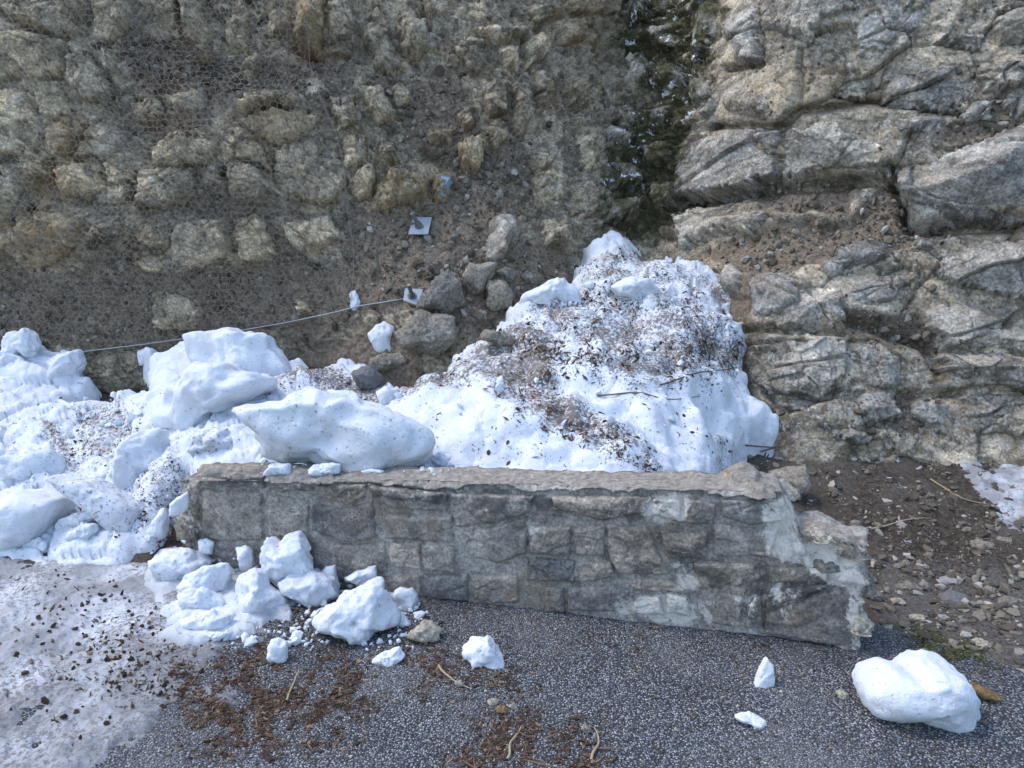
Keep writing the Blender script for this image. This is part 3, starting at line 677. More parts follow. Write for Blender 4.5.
bank = snow_sheet('snow_bank', [(-140, 345), (0, 352), (45, 352), (80, 350), (82, 378), (72, 396), (112, 400), (150, 388), (148, 352), (190, 340), (240, 340), (290, 362), (322, 364), (350, 360), (392, 385), (405, 420), (400, 485), (190, 486), (184, 470), (170, 500), (156, 550), (120, 572), (60, 578), (-140, 584)], BANK, bank_dirt, bank_lump,
    'lumpy bluish white snow bank at the cliff foot left of the wall', 'snow bank', seed=2, thick=.12, edge=18, rough=9)
# thin trampled slush on the road at the left
FLAT = Plane((0, 0, .012), (0, 0, 1))
def slush_dirt(u, v, B):
    return np.clip(.55 + .25*fbm(B, 2.5, 3, 61) + .30*sstep(u, 60, 220) + .15*sstep(v, 600, 700), .1, 1.0)
def slush_lump(B, u, v): return .016*fbm(B, 7, 4, 62, .6) + .012*clod(B, 14, 11) + .008*clod(B, 34, 12) - .010
slush = snow_sheet('slush', [(-260, 535), (60, 545), (160, 540), (235, 560), (262, 600), (232, 640), (205, 660), (215, 690), (165, 690), (130, 725), (82, 780), (60, 860), (-260, 860)], FLAT, slush_dirt, slush_lump,
    'thin dirty trampled slush on the road at lower left', 'slush', st=1.6, edge=60, seed=3, thick=.016, rough=34, drop=.0008, octv=5, greyfn=lambda u, v, B, d: np.clip(.52+.55*fbm(B, 3, 5, 63)+.2*sstep(v, 590, 680)+.6*sstep(d, 55, 5), .1, 1.0))
slush['kind'] = 'stuff'
spill = snow_sheet('snow_spill', [(142, 548), (185, 540), (252, 548), (268, 580), (292, 604), (280, 622), (240, 642), (200, 650), (170, 640), (150, 600)], FLAT, lambda u, v, B: np.full(u.shape, .35), lambda B, u, v: .03*fbm(B, 5, 4, 64) + .018*clod(B, 9, 14) - .012,
    'low heap of crumbled snow under the chunks at the wall left end', 'snow', st=1.5, edge=26, seed=6, thick=.06, rough=16, drop=.004, octv=4, greyfn=lambda u, v, B, d: np.clip(.15+.3*fbm(B, 5, 3, 66)+.5*sstep(d, 22, 0), 0, .9))
px_, py_ = np.meshgrid(np.arange(1.7, 3.4, .011), np.arange(3.45, 4.75, .011)); px_ = px_.ravel(); py_ = py_.ravel(); Bp = np.c_[px_, py_, ground_z(px_, py_)]; pu, pv = proj(Bp)
md = sdf(pu, pv, [(945, 458), (985, 460), (1060, 464), (1075, 524), (1015, 522), (985, 505), (962, 480)]); tk = .024*(fbm(Bp, 5, 5, 71, .6)*.9 + 1.25*sstep(md, -16, 18) - .75)
Vt, F, at = compact(Bp+np.array([0, 0, 1])*np.minimum(tk, .022)[:, None], grid_faces(len(np.arange(1.7, 3.4, .011)), len(np.arange(3.45, 4.75, .011)), tk > -.012)[:, ::-1], {'msk': np.c_[md*0+.5, np.clip(.92-tk*12+.6*fbm(Bp, 9, 4, 73), .45, 1), md*0]})
tag(mesh_np('snow_patch', Vt, F, M_SNOW, None, True, at), kind='stuff', label='thin dull bluish snow patch on the dirt at the right edge below the cliff', cat='snow patch')

# ------------------------------------------------------------------ loose things
import bmesh
TERRAIN = {'snow_spill', 'cliff', 'ground', 'road', 'snow_pile', 'snow_bank', 'slush', 'snow_patch', 'mortar_core', 'rock', 'stone', 'slab'}
def cast(u, v, allow=None):
    d = Vector(rays(np.array([u]), np.array([v]))[0]).normalized(); o = Vector(CAM)
    for _ in range(8):
        ok, loc, nrm, _i, ob, _m = scene.ray_cast(DG, o, d)
        if not ok: return None
        b = ob.name.split('.')[0]
        if b in (allow or TERRAIN): return np.array(loc), np.array(-nrm if nrm.dot(d) > 0 else nrm), b
        o = loc + d*.002
    return None
def refresh():
    global DG
    bpy.context.view_layer.update(); DG = bpy.context.evaluated_depsgraph_get()
refresh()
ICO = {}
def ico(n):
    if n not in ICO:
        bm = bmesh.new(); bmesh.ops.create_icosphere(bm, subdivisions=n, radius=1.0)
        ICO[n] = (np.array([v.co[:] for v in bm.verts]), np.array([[v.index for v in f.verts] for f in bm.faces])); bm.free()
    return ICO[n]
def lump(name, poly, depth, mat, label, cat, seed, rock=False, group=None, sub=4, contact=None, power=3.0, rel=.05, dirt=0.0, cuts=None, round_=2, push=.7):
    p = np.array(poly, float); c = p.mean(0); x0, y0 = p.min(0); x1, y1 = p.max(0)
    c = (c + np.array([(x0+x1)/2, (y0+y1)/2]))/2
    con = contact or (p[p[:, 1] > y1-4][:, 0].mean(), y1-2); hit = cast(*con)
    if hit is None: hit = (CAM+rays(np.array([con[0]]), np.array([con[1]]))[0]*3.5, None, '')
    p = p.copy(); lowm = p[:, 1] > c[1]
    if not rock: p[:, 1] = np.where(lowm, c[1]+(p[:, 1]-c[1])*1.28, p[:, 1])
    hp = hit[0]; db = (hp-CAM)@FW; sc = db/FPX; b = depth*.5*min(x1-x0, 1.6*(y1-y0))*sc; dc = db + push*b; sc = dc/FPX
    hw = (hp-WA)@WN
    if not rock and hw > -.02 and 'wall top' not in label and hp[2] < .3:
        for _ in range(40):
            cc = CAM + FW*dc + RT*((c[0]-512)*sc) - UP*((c[1]-384)*sc); al = (cc-WA)@WD
            if -.05 < al < WL and (cc-WA)@WN < .75*b: dc -= .02; sc = dc/FPX
            else: break
    Q, F = ico(sub); r = random.Random(seed); rg = np.random.default_rng(seed)
    q = Q/((np.abs(np.hypot(Q[:, 0], Q[:, 1]))**power + np.abs(Q[:, 2])**power)**(1/power))[:, None]
    rel = rel if rock else rel*1.5
    for k in range(cuts if cuts is not None else (9 if rock else 8)):
        n = rg.normal(size=3); n[2] = abs(n[2])*1.2+.25; n[0] *= .8; n /= np.linalg.norm(n); off = r.uniform(.62, .88) if rock else r.uniform(.60, .92)
        e = q@n-off; q = q - n*np.maximum(e, 0)[:, None]*(.95 if rock else .9)
    th = np.linspace(-math.pi, math.pi, 361)[:-1]; Rt = np.zeros(360)
    for i, a in enumerate(th):
        dx, dy = math.cos(a), math.sin(a); best = 0
        for A, B in zip(p, np.roll(p, -1, 0)):
            ex, ey = B-A; den = dx*ey-dy*ex
            if abs(den) < 1e-9: continue
            t = ((A[0]-c[0])*ey-(A[1]-c[1])*ex)/den; s2 = ((A[0]-c[0])*dy-(A[1]-c[1])*dx)/den
            if t > 0 and -1e-6 <= s2 <= 1+1e-6: best = max(best, t)
        Rt[i] = best
    kk = 2 if rock else round_*2
    Rt = sum(np.roll(Rt, j) for j in range(-kk, kk+1))/(2*kk+1)*1.02
    ang = np.arctan2(-Q[:, 1], Q[:, 0]); Rv = np.interp(ang, np.r_[th, math.pi], np.r_[Rt, Rt[0]])
    rho = np.hypot(q[:, 0], q[:, 1]); px = np.cos(ang)*rho*Rv; py = np.sin(ang)*rho*Rv
    W = CAM + FW*(dc - q[:, 2:3]*b) + RT*((c[0]+px-512)*sc)[:, None] - UP*((c[1]+py-384)*sc)[:, None]
    cen = W.mean(0); D = W-cen; L = np.linalg.norm(D, axis=1)[:, None]; D = D/np.maximum(L, 1e-6); size = max(x1-x0, y1-y0)*sc
    f0 = 3.0/size
    nz = fbm(W, f0*.9, 3, seed*.13, .5)*rel*size
    if 'saddle' in (label or ''): nz = nz*.7 - .012*np.abs(fbm(W, 7, 3, seed*.7)) + .004*fbm(W, 40, 3, seed, .6)
    elif rock: nz = nz*.8 + .012*np.minimum(1, size*5)*fbm(W, 40, 3, seed, .6)
    else: nz = nz + (-.75*np.abs(fbm(W, f0*1.5, 2, seed*.3))*rel)*size - .010*min(1, size*3)*np.abs(fbm(W, 13, 3, seed*.7)) + .003*min(1, size*4)*fbm(W, 32, 3, seed*.9, .6)
    W = W + D*nz[:, None]
    zb = hp[2]-.012; W[:, 2] = np.where(W[:, 2] < zb, zb - .004*(zb-W[:, 2])/size, W[:, 2])
    base = np.array([cen[0], cen[1], zb])
    dm = np.full(len(W), dirt); at = {'msk': np.c_[dm, dm*0, dm*0], 'tint': np.c_[dm*0+r.random(), dm*0+.2, dm*0]}
    o = mesh_np(name, W, F, mat, None, not rock or sub > 3, at, loc=base)
    return tag(o, label, cat, group)
def P_(t): return [tuple(float(x) for x in q.split(',')) for q in t.split()]
G1 = 'snow chunks fallen around the wall'
SN = [  # outline, depth, label, dirt
 ('226,404 240,402 273,400 301,391 330,392 352,395 380,410 415,424 438,438 428,452 405,456 380,462 350,469 300,468 262,463 250,458 246,440 236,420', .9, 'largest snow block, lying along the top of the stone wall', .12),
 ('178,452 191,431 232,426 246,442 240,458 198,462', 1.0, 'dirty snow block wedged behind the left end of the wall', .3),
 ('188,335 219,330 240,333 267,339 284,352 294,371 270,382 230,376 205,370 188,356', 1.0, 'flat topped snow block highest on the bank just under the cable', .05),
 ('147,417 175,388 205,366 260,373 284,380 250,400 219,414 191,435 154,430', 1.1, 'broad smooth snow slab leaning below the highest block on the bank', .05),
 ('106,468 125,445 142,430 163,428 168,466 145,492 120,492', 1.1, 'smooth upright snow hump between the bank and the wall end', .05),
 ('-34,462 10,452 36,447 59,453 66,486 33,492 -34,492', 1.0, 'large snow boulder behind the flat slab at the left edge', .12),
 ('-34,495 10,492 39,491 72,497 61,516 49,531 13,549 -34,552', .9, 'wide flat white snow slab at the left edge above the slush', .03),
 ('49,471 65,477 94,480 120,494 140,507 134,533 120,525 107,515 80,497 62,484', .5, 'thin plank shaped ice slab tilted beside the left edge slab', .25),
 ('59,518 80,512 101,509 104,515 90,523 75,528 60,531', .9, 'small grey snow piece tucked under the tilted ice slab', .15),
 ('65,538 72,528 81,523 96,523 99,530 92,538 75,543', .9, 'rounded snow lump at the foot of the tilted ice slab', .05),
 ('142,536 152,524 158,510 164,508 168,520 166,536 153,540', .9, 'cone shaped snow lump standing left of the wall end', .05),
 ('170,504 178,496 188,491 189,508 180,512 170,514', .9, 'little snow wedge resting against the wall end stone', .05),
 ('259,556 264,540 269,536 276,543 288,535 298,533 310,547 312,566 296,573 278,579 263,570', .9, 'knobbed snow chunk leaning on the wall face', .02),
 ('277,579 290,570 310,570 336,579 339,594 321,609 300,604 280,588', .9, 'tilted snow slab with a leaf on it, below the knobbed chunk', .02),
 ('309,623 325,609 345,594 364,584 382,577 387,597 397,621 390,629 377,627 370,645 352,651 328,636', .9, 'biggest snow chunk on the road against the wall, pointed at its left', .05),
 ('343,578 360,570 376,565 378,577 368,584 354,587', .9, 'flat snow piece between the pointed chunk and the wall', .02),
 ('319,572 326,567 335,565 337,577 322,578', .9, 'fist sized snow bit above the tilted slab by the wall', .0),
 ('393,592 400,587 412,588 418,594 418,607 408,613 395,605', .9, 'rounded cube of snow right of the pointed chunk', .0),
 ('396,622 402,613 412,624 404,629', .9, 'tiny snow shard beside the pale limestone chip', .0),
 ('413,613 420,611 424,617 416,620', .9, 'pea sized snow bit nearest the wall behind the limestone chip', .0),
 ('372,660 382,652 398,648 404,656 398,664 384,668', .9, 'oval snow lump lying on brown litter below the pointed chunk', .0),
 ('456,661 462,648 471,639 488,637 498,648 508,665 500,671 471,669', .9, 'dome shaped snow lump alone on the asphalt before the wall', .0),
 ('266,648 271,640 279,637 287,643 288,658 280,666 270,662', .9, 'small upright snow lump on the litter left of the pointed chunk', .0),
 ('177,624 190,614 210,610 236,614 230,626 210,630 190,631', .8, 'flat oval snow plate in the slush, larger of two', .1),
 ('196,642 204,632 229,633 218,641', .8, 'flat oval snow plate in the slush, smaller of two', .1),
 ('174,588 186,574 205,565 226,562 231,574 226,588 213,598 190,592', .9, 'rounded snow slab topping the heap of plates in the slush', .06),
 ('176,596 188,590 202,589 222,600 224,609 196,612 180,608', .9, 'low snow block under the rounded slab in the slush', .1),
 ('153,558 168,550 186,549 218,560 205,570 184,578 168,582 158,570', .9, 'dusty snow slab left of the knobbed chunk near the wall end', .15),
 ('234,548 244,545 253,550 254,566 244,570 238,560', .9, 'small snow lump beside the knobbed chunk', .05),
 ('238,574 252,566 262,572 266,588 287,598 285,610 262,616 242,612 234,594', .9, 'crumbly snow heap between the rounded slab and the tilted slab', .12),
 ('198,540 206,538 214,542 212,552 200,551', .9, 'snow bit at the foot of the wall near its left end', .05),
 ('859,688 864,676 874,668 886,662 896,667 904,668 914,660 927,655 948,660 961,673 970,690 977,710 983,733 965,738 945,736 927,733 896,718 866,706', .95, 'big saddle shaped snow block alone on the road past the wall end', .0),
 ('753,685 759,671 766,656 773,666 774,684 763,691', .9, 'pointed snow shard standing on the road below the wall', .0),
 ('734,716 749,713 766,721 767,730 749,728', .9, 'flat oval snow piece on the road left of the saddle shaped block', .0),
 ('425,461 432,452 440,448 452,457 461,464 449,468 430,467', .9, 'pyramid of snow at the right tip of the big block on the wall', .05),
 ('410,469 415,459 420,458 423,469', .9, 'small snow crumb on the wall top below the snow pyramid', .05),
 ('360,471 372,468 384,471 380,475 364,475', .8, 'flat snow crumb on the wall top under the big block', .1),
 ('262,474 270,464 290,463 292,474 276,478', .8, 'snow lump under the left end of the big wall block', .1),
 ('304,474 312,464 340,464 338,474 318,478', .8, 'snow lump with a brown cone under the big wall block', .15),
 ('516,300 526,292 545,283 566,275 577,288 580,302 560,305 535,305', .9, 'clean snow slab left of the gully mouth on the dirty heap', .0),
 ('607,287 618,280 631,276 651,276 659,288 658,301 637,299 618,293', .9, 'clean snow slab just below the gully mouth', .05),
 ('583,284 590,280 599,286 596,291 586,289', .9, 'snow chip between the two clean slabs under the gully', .0),
 ('495,387 498,376 503,375 505,390 498,394', .9, 'little snow pinnacle standing on the dirty heap', .0),
 ('367,333 376,324 384,319 395,326 396,353 378,352', .7, 'snow patch clinging left of the large grey boulder', .0),
 ('349,294 355,288 361,302 356,311 350,306', .6, 'snow bit caught on the cable end', .0),
 ('3,334 12,329 22,330 27,327 36,335 38,346 34,359 20,356 4,360', .8, 'broken snow lump above the cable at the left edge', .0),
 ('41,361 60,354 79,349 83,362 78,376 66,384 46,378', .9, 'snow lump hanging on the cable line left of bare rock', .0),
 ('-12,352 10,350 24,358 20,368 -12,370', .8, 'snow clump under the cable at the left edge', .0),
 ('137,351 143,347 149,352 148,364 140,366', .8, 'snow bit on bare rock under the cable', .05),
 ('375,392 384,384 396,390 398,402 382,404', .9, 'small snow lump between the big wall block and the grey stones', .05)]
for i, (t, dp, lab, dr) in enumerate(SN):
    pl = P_(t); big = (max(a for a, _ in pl)-min(a for a, _ in pl)) > 30
    con = {0: (340, 468)}.get(i)
    lump('snow_block' if big else 'snow_chunk', pl, dp, M_SNOW, lab, 'snow', 300+i, group=G1, sub=5 if big else 4, contact=con, dirt=dr+.24, power=6 if 'plank' in lab else 4 if 'flat white' in lab else 2.5, rel=(.012 if 'plank' in lab or 'flat white' in lab else .035 if 'saddle' in lab else .045) if big else .035, cuts=0 if 'plank' in lab else 2 if 'flat white' in lab else 4 if 'saddle' in lab else (5 if big else 3), push=.25 if i == 0 else .7)
BO = [('395,333 404,322 414,310 432,312 453,317 456,340 443,352 431,356 402,348', 'large flat faced grey boulder at the foot of the soil slope', M_LOOSE, 5),
 ('415,307 422,293 429,282 449,271 460,283 464,302 443,315 422,315', 'blocky boulder leaning just above the large grey one', M_LOOSE, 5),
 ('461,284 470,263 497,262 491,280 480,296 465,295', 'pale topped boulder right of the blocky one', M_LOOSE, 4),
 ('482,298 489,280 508,281 515,292 511,308 494,312 484,306', 'rounded boulder beside the clean snow slab', M_LOOSE, 4),
 ('479,338 484,329 498,331 511,335 519,343 501,346', 'flat grey stone half sunk in the dirty snow', M_LOOSE, 4),
 ('367,359 384,354 402,353 409,360 398,371 371,371', 'tan stone below the snow patch at the boulder foot', M_LOOSE, 4),
 ('349,372 360,367 371,367 384,377 378,389 361,389', 'blue grey stone peeking out of the snow', M_SLATE, 4),
 ('496,272 506,266 516,272 512,282 500,282', 'small stone above the rounded boulder', M_LOOSE, 3),
 ('521,276 530,270 540,276 536,284 524,284', 'small stone left of the clean snow slab tip', M_LOOSE, 3),
 ('406,637 414,629 423,621 432,624 441,630 437,644 420,646', 'pale limestone chip on the road by the snow chunks', M_WHITE, 4),
 ('835,692 842,690 849,693 848,701 841,701', 'white pebble left of the saddle shaped snow block', M_WHITE, 3),
 ('969,687 978,685 993,691 1008,701 992,705 976,699', 'ochre splinter of stone right of the saddle shaped snow block', M_OCHRE, 4),
 ('770,472 785,468 805,467 809,490 802,508 788,502 776,486', 'grey block standing behind the right end of the wall', M_LOOSE, 4),
 ('866,590 872,587 882,594 880,603 868,602', 'grey stone touching the broken wall end', M_LOOSE, 3),
 ('455,682 461,680 464,686 458,690', 'cream pebble on the road below the dome shaped snow lump', M_WHITE, 3),
 ('487,701 493,698 498,702 494,707 488,706', 'cream pebble on the road, upper of two near the lower litter', M_WHITE, 3),
 ('495,708 505,706 508,712 500,716', 'yellowish pebble on the road, lower of two near the lower litter', M_OCHRE, 3),
 ('508,706 514,703 518,708 512,711', 'white pebble beside the yellowish one on the road', M_WHITE, 3),
 ('581,728 586,724 591,730 586,736', 'grey pebble at the right of the lowest litter patch', M_LOOSE, 3)]
for i, (t, lab, m, sb) in enumerate(BO):
    lump('boulder' if i < 4 else 'stone_piece', P_(t), .9, m, lab, 'rock' if i < 4 else 'stone', 500+i, rock=True, sub=sb, power=3.2, rel=.035, push=-.35 if i < 9 else .55)
# flat stones strewn on the dirt right of the wall
FS = [('965,540,999,553', 'long flat grey stone below the snow patch on the dirt'), ('896,581,923,594', 'flat brown grey stone nearest the broken wall end step'), ('937,576,961,587', 'bluish flat stone, upper of a pair on the dirt'), ('941,593,973,610', 'widest bluish flat stone on the dirt right of the wall'), ('910,614,928,623', 'pale flat stone just above the green moss strip'),
  ('997,597,1024,608', 'flat stone at the right edge of the picture above the moss'), ('890,598,906,606', 'small pale stone close to the wall foot'), ('931,615,953,622', 'slim flat stone below the widest bluish one'), ('984,586,997,598', 'upright grey pebble left of the right edge stone'), ('972,639,993,651', 'whitish stone on the gravel above the ochre splinter'),
  ('995,536,1012,544', 'small stone right of the long flat one'), ('876,602,890,610', 'grey pebble between wall foot and moss strip'), ('1000,575,1024,582', 'thin slab at the right edge of the picture, higher of two'), ('900,560,914,568', 'small stone on dark dirt level with the wall step'), ('861,556,871,563', 'little stone right against the wall step'), ('770,455,784,462', 'white stone on dark dirt at the right foot of the snow heap'), ('850,520,862,528', 'grey chip on dark dirt above the wall step')]
for i, (bx, lab) in enumerate(FS):
    a, b, c_, d_ = map(float, bx.split(',')); r = random.Random(i*3+1)
    pl = [((a+c_)/2+(c_-a)/2*math.cos(t+.2)*r.uniform(.8, 1.12), (b+d_)/2+(d_-b)/2*math.sin(t+.2)*r.uniform(.8, 1.12)) for t in np.linspace(0, 6.283, 8)[:-1]]
    lump('flat_stone', pl, 1.3, M_SLATE if 'bluish' in lab else M_WHITE if 'whit' in lab or 'pale' in lab else M_LOOSE, lab, 'stone', 700+i, rock=True, group='flat stones on the dirt', sub=3, power=3.5, rel=.03)
for i, (t, m) in enumerate([('800,531 812,526 828,528 846,540 840,556 810,556', M_WHITE), ('836,541 850,540 866,546 871,566 852,573 838,562', M_LOOSE), ('848,572 868,572 876,592 872,606 856,604', M_LOOSE), ('772,480 788,480 798,494 800,512 782,514', M_WHITE), ('846,610 862,604 872,622 868,648 856,652', M_WHITE), ('806,556 834,558 846,568 830,578 808,574', M_LOOSE)]):
    st = lump('stone', P_(t), .8, m, None, None, 620+i, rock=True, sub=4, power=3.4, rel=.04, push=.25, contact=(min(P_(t)[0][0]+16, 852), (P_(t)[0][1]+P_(t)[3][1])/2)); bpy.context.view_layer.update(); put_under(st, wall)
refresh()

# ------------------------------------------------------------------ scattered rubble, litter, twigs (uncountable)
def scatter(polys, n, allow, seed, clump=-.6, fuzz=5):
    rg = np.random.default_rng(seed); out = []
    ar = np.array([abs(sum(a[0]*b[1]-b[0]*a[1] for a, b in zip(p, p[1:]+p[:1])))*wt for p, wt in polys]); ar /= ar.sum()
    for (p, wt), f in zip(polys, ar):
        k = int(n*f); q = np.array(p, float); x0, y0 = q.min(0)-fuzz; x1, y1 = q.max(0)+fuzz; got = 0; it = 0
        while got < k and it < 12:
            it += 1; cu = rg.uniform(x0, x1, k); cv = rg.uniform(y0, y1, k); ok = (sdf(cu, cv, p) > rg.normal(0, fuzz, k)) & (fbm(np.c_[cu, cv, cu*0]/24, 1, 3, seed) > rg.normal(clump, .25, k))
            for u, v in zip(cu[ok], cv[ok]):
                h = cast(u, v, allow)
                if h is not None and got < k: out.append(h[:2]); got += 1
                elif got >= k: break
    return out
def merge(name, pts, tmpl, size, mat, seed, sink=.25, flat_=1.0, align=False, parent=None):
    rg = np.random.default_rng(seed); Vs, Fs, Ts, off = [], [], [], 0
    for loc, nrm in pts:
        tv, tf = tmpl[rg.integers(len(tmpl))]; s = size[0]*math.exp(rg.exponential(size[1])); s = min(s, size[2])
        n = nrm/np.linalg.norm(nrm) + rg.normal(0, .25 if align else .8, 3); n /= np.linalg.norm(n); a = np.cross(n, rg.normal(size=3)); a /= np.linalg.norm(a); b = np.cross(n, a)
        w3 = tv*np.array([1, rg.uniform(.6, 1), flat_])*s
        Vs.append(loc + nrm*s*flat_*(1-2*sink)*.5 + w3[:, :1]*a + w3[:, 1:2]*b + w3[:, 2:]*n); Fs.append(tf+off); off += len(tv); Ts.append(np.full(len(tv), rg.random()))
    V = np.concatenate(Vs); T = np.concatenate(Ts)
    return mesh_np(name, V, np.concatenate(Fs), mat, parent, False, {'tint': np.c_[T, T*0, T*0]})
def stones_t(n, seed):
    rg = np.random.default_rng(seed); q, f = ico(1); out = []
    for k in range(n):
        v = q.copy()
        for j in range(7):
            nn = rg.normal(size=3); nn /= np.linalg.norm(nn); e = v@nn-rg.uniform(.4, .8); v -= nn*np.maximum(e, 0)[:, None]
        out.append((v*rg.uniform(.6, 1.1, 3), f))
    return out
def flakes_t(n, seed, ln=1.0, wd=.3):
    rg = np.random.default_rng(seed); out = []
    for k in range(n):
        L = ln*rg.uniform(.6, 1.3); W = wd*rg.uniform(.5, 1.4); c = rg.uniform(-.3, .5)
        v = np.array([(-L, -W*.4, 0), (-L, W*.4, .05), (0, -W, c), (0, W, c+.1), (L, -W*.3, 0), (L, W*.3, rg.uniform(-.2, .4))])
        out.append((v, np.array([(0, 2, 3), (0, 3, 1), (2, 4, 5), (2, 5, 3)])))
    return out
ST = stones_t(10, 1); FL = flakes_t(12, 2); ND = flakes_t(8, 3, 1.0, .06)
rb = merge('rubble', scatter([(p, 1.0) for p, _ in SOIL[:4]+SOIL[6:11]+SOIL[13:]], 3800, {'cliff'}, 21), ST, (.007, .55, .045), M_RUB, 31, parent=cliff); tag(rb, kind='stuff')
rb = merge('rubble', scatter([(SOIL[4][0], 1.0), ([(0, 0), (350, 0), (350, 340), (0, 340)], .15), ([(350, 0), (600, 0), (600, 220), (350, 220)], .3), ([(680, 0), (1024, 0), (1024, 440), (750, 440)], .1)], 2600, {'cliff'}, 22), ST, (.008, .5, .05), M_RUB, 32, parent=cliff); tag(rb, kind='stuff')
tag(merge('gravel', scatter([([(730, 440), (1024, 450), (1024, 700), (960, 680), (880, 640), (860, 560), (800, 500)], 1.0), ([(870, 560), (1024, 560), (1024, 690), (880, 640)], .9)], 3400, {'ground'}, 23, -.1), ST, (.005, .65, .04), M_RUB, 33, flat_=.5, align=True), 'loose grey gravel strewn over the dirt right of the wall', 'gravel', kind='stuff')
tag(merge('road_grit', scatter([([(100, 768), (300, 640), (500, 610), (860, 655), (1024, 710), (1024, 768)], 1.0)], 2200, {'road'}, 24), ST, (.0035, .35, .011), M_RUB, 34), 'pale grit scattered over the asphalt', 'grit', kind='stuff')
SC = [([(150, 545), (260, 560), (420, 590), (430, 640), (300, 650), (220, 640), (160, 600)], 1.0), ([(70, 405), (140, 400), (150, 440), (105, 475)], .9), ([(0, 400), (180, 400), (180, 540), (0, 555)], .2), ([(255, 462), (460, 464), (450, 474), (260, 474)], .9), ([(380, 380), (560, 300), (740, 300), (740, 450), (420, 440)], .08)]
tag(merge('snow_crumbs', scatter(SC, 900, {'road', 'slush', 'ground', 'snow_bank', 'snow_pile', 'mortar_core', 'slab'}, 41, -.1), ST, (.008, .5, .035), M_SNOW, 42), 'small white crumbs of snow around the fallen chunks', 'snow', kind='stuff')
LP = [([(380, 600), (600, 618), (850, 655), (850, 665), (600, 630), (380, 612)], .25), ([(190, 705), (225, 668), (300, 650), (368, 688), (345, 728), (290, 746), (205, 735)], 1.0), ([(405, 668), (470, 655), (525, 678), (510, 688), (430, 686)], 1.0), ([(455, 742), (510, 722), (560, 726), (600, 768), (460, 768)], .9), ([(150, 540), (185, 530), (200, 555), (175, 560)], .7), ([(235, 575), (320, 600), (330, 650), (260, 650), (300, 620)], .7), ([(345, 655), (390, 640), (440, 620), (445, 660), (370, 690)], .35), ([(600, 640), (640, 642), (640, 660), (610, 660)], .3), ([(100, 640), (200, 640), (210, 700), (120, 690)], .25), ([(130, 500), (180, 480), (185, 530), (140, 530)], .5)]
tag(merge('brown_litter', scatter(LP, 11000, {'road', 'slush', 'ground', 'snow_bank'}, 25, .05, 16), FL+ST[:5], (.0045, .4, .015), M_LITTER, 35, align=True, flat_=.6), 'reddish brown larch litter in patches on the road', 'litter', kind='stuff')
tag(merge('needle_litter', scatter(LP+[([(740, 430), (900, 440), (1000, 500), (1000, 560), (880, 560), (800, 490)], .5), (SOIL[6][0], .5)], 1500, {'road', 'slush', 'ground', 'cliff', 'rock'}, 26, -.1, 18), ND, (.010, .5, .045), M_TWIG, 36, align=True, flat_=.4), 'brown needles and thin twigs strewn over road and dirt', 'litter', kind='stuff')
CP = [([(20, 600), (120, 585), (200, 640), (190, 690), (80, 700), (40, 660)], 1.0), ([(0, 560), (60, 560), (160, 620), (100, 760), (0, 700)], .35), ([(140, 670), (200, 650), (220, 700), (160, 715)], .8)]
tag(merge('fallen_cones', scatter(CP, 330, {'slush', 'road'}, 27), ST+FL, (.009, .3, .02), M_LITTER, 37, flat_=.8), 'small brown cones and leaves dotting the dirty slush', 'litter', kind='stuff')
tag(merge('moss', scatter([([(885, 622), (930, 630), (1000, 655), (1010, 670), (960, 666), (900, 645)], 1.0)], 900, {'ground', 'road'}, 44, -.1), FL, (.005, .4, .013), M_MOSS, 45, flat_=.9), 'green moss strip on the gravel behind the saddle shaped snow block', 'moss', kind='stuff')
DP = [([(520, 345), (600, 320), (745, 340), (745, 375), (640, 372), (560, 360)], 1.0), ([(575, 300), (730, 300), (735, 318), (600, 312)], 1.2), ([(395, 388), (520, 325), (560, 345), (560, 400), (640, 440), (655, 470), (560, 440), (480, 385)], 1.3), ([(520, 300), (620, 285), (735, 320), (745, 390), (600, 395), (530, 350)], .8), ([(575, 262), (640, 240), (735, 290), (735, 310), (580, 300)], .7), ([(690, 345), (748, 338), (744, 370), (690, 366)], 1.6), ([(420, 400), (700, 400), (760, 430), (700, 468), (420, 465)], .12)]
tag(merge('forest_debris', scatter(DP, 11000, {'snow_pile'}, 28, -.05), FL+ND+ND+ST[:3], (.0045, .45, .02), M_LITTER, 38, align=True, flat_=.5), 'dark brown needles, leaves and soil strewn on the avalanche snow', 'debris', kind='stuff')
BP = [(CP[0][0], .01), ([(70, 410), (135, 400), (140, 440), (105, 472), (80, 462)], 1.0), ([(30, 425), (60, 430), (88, 475), (70, 478)], 1.0), ([(265, 392), (320, 362), (350, 380), (390, 400), (380, 430), (300, 395)], 1.6), ([(0, 380), (180, 390), (240, 440), (150, 530), (0, 540)], .12)]
tag(merge('bank_debris', scatter(BP, 1300, {'snow_bank'}, 29, 0.0), FL+ST[:4], (.004, .4, .016), M_LITTER, 39, align=True, flat_=.6), 'brown soil bits and leaves on the left snow bank', 'debris', kind='stuff')
lr = merge('leaf_litter', scatter([(p, 1.0) for p, _ in LITT], 900, {'cliff', 'rock'}, 30), FL, (.008, .4, .022), M_LITTER, 40, align=True, flat_=.6, parent=cliff); tag(lr, kind='stuff')
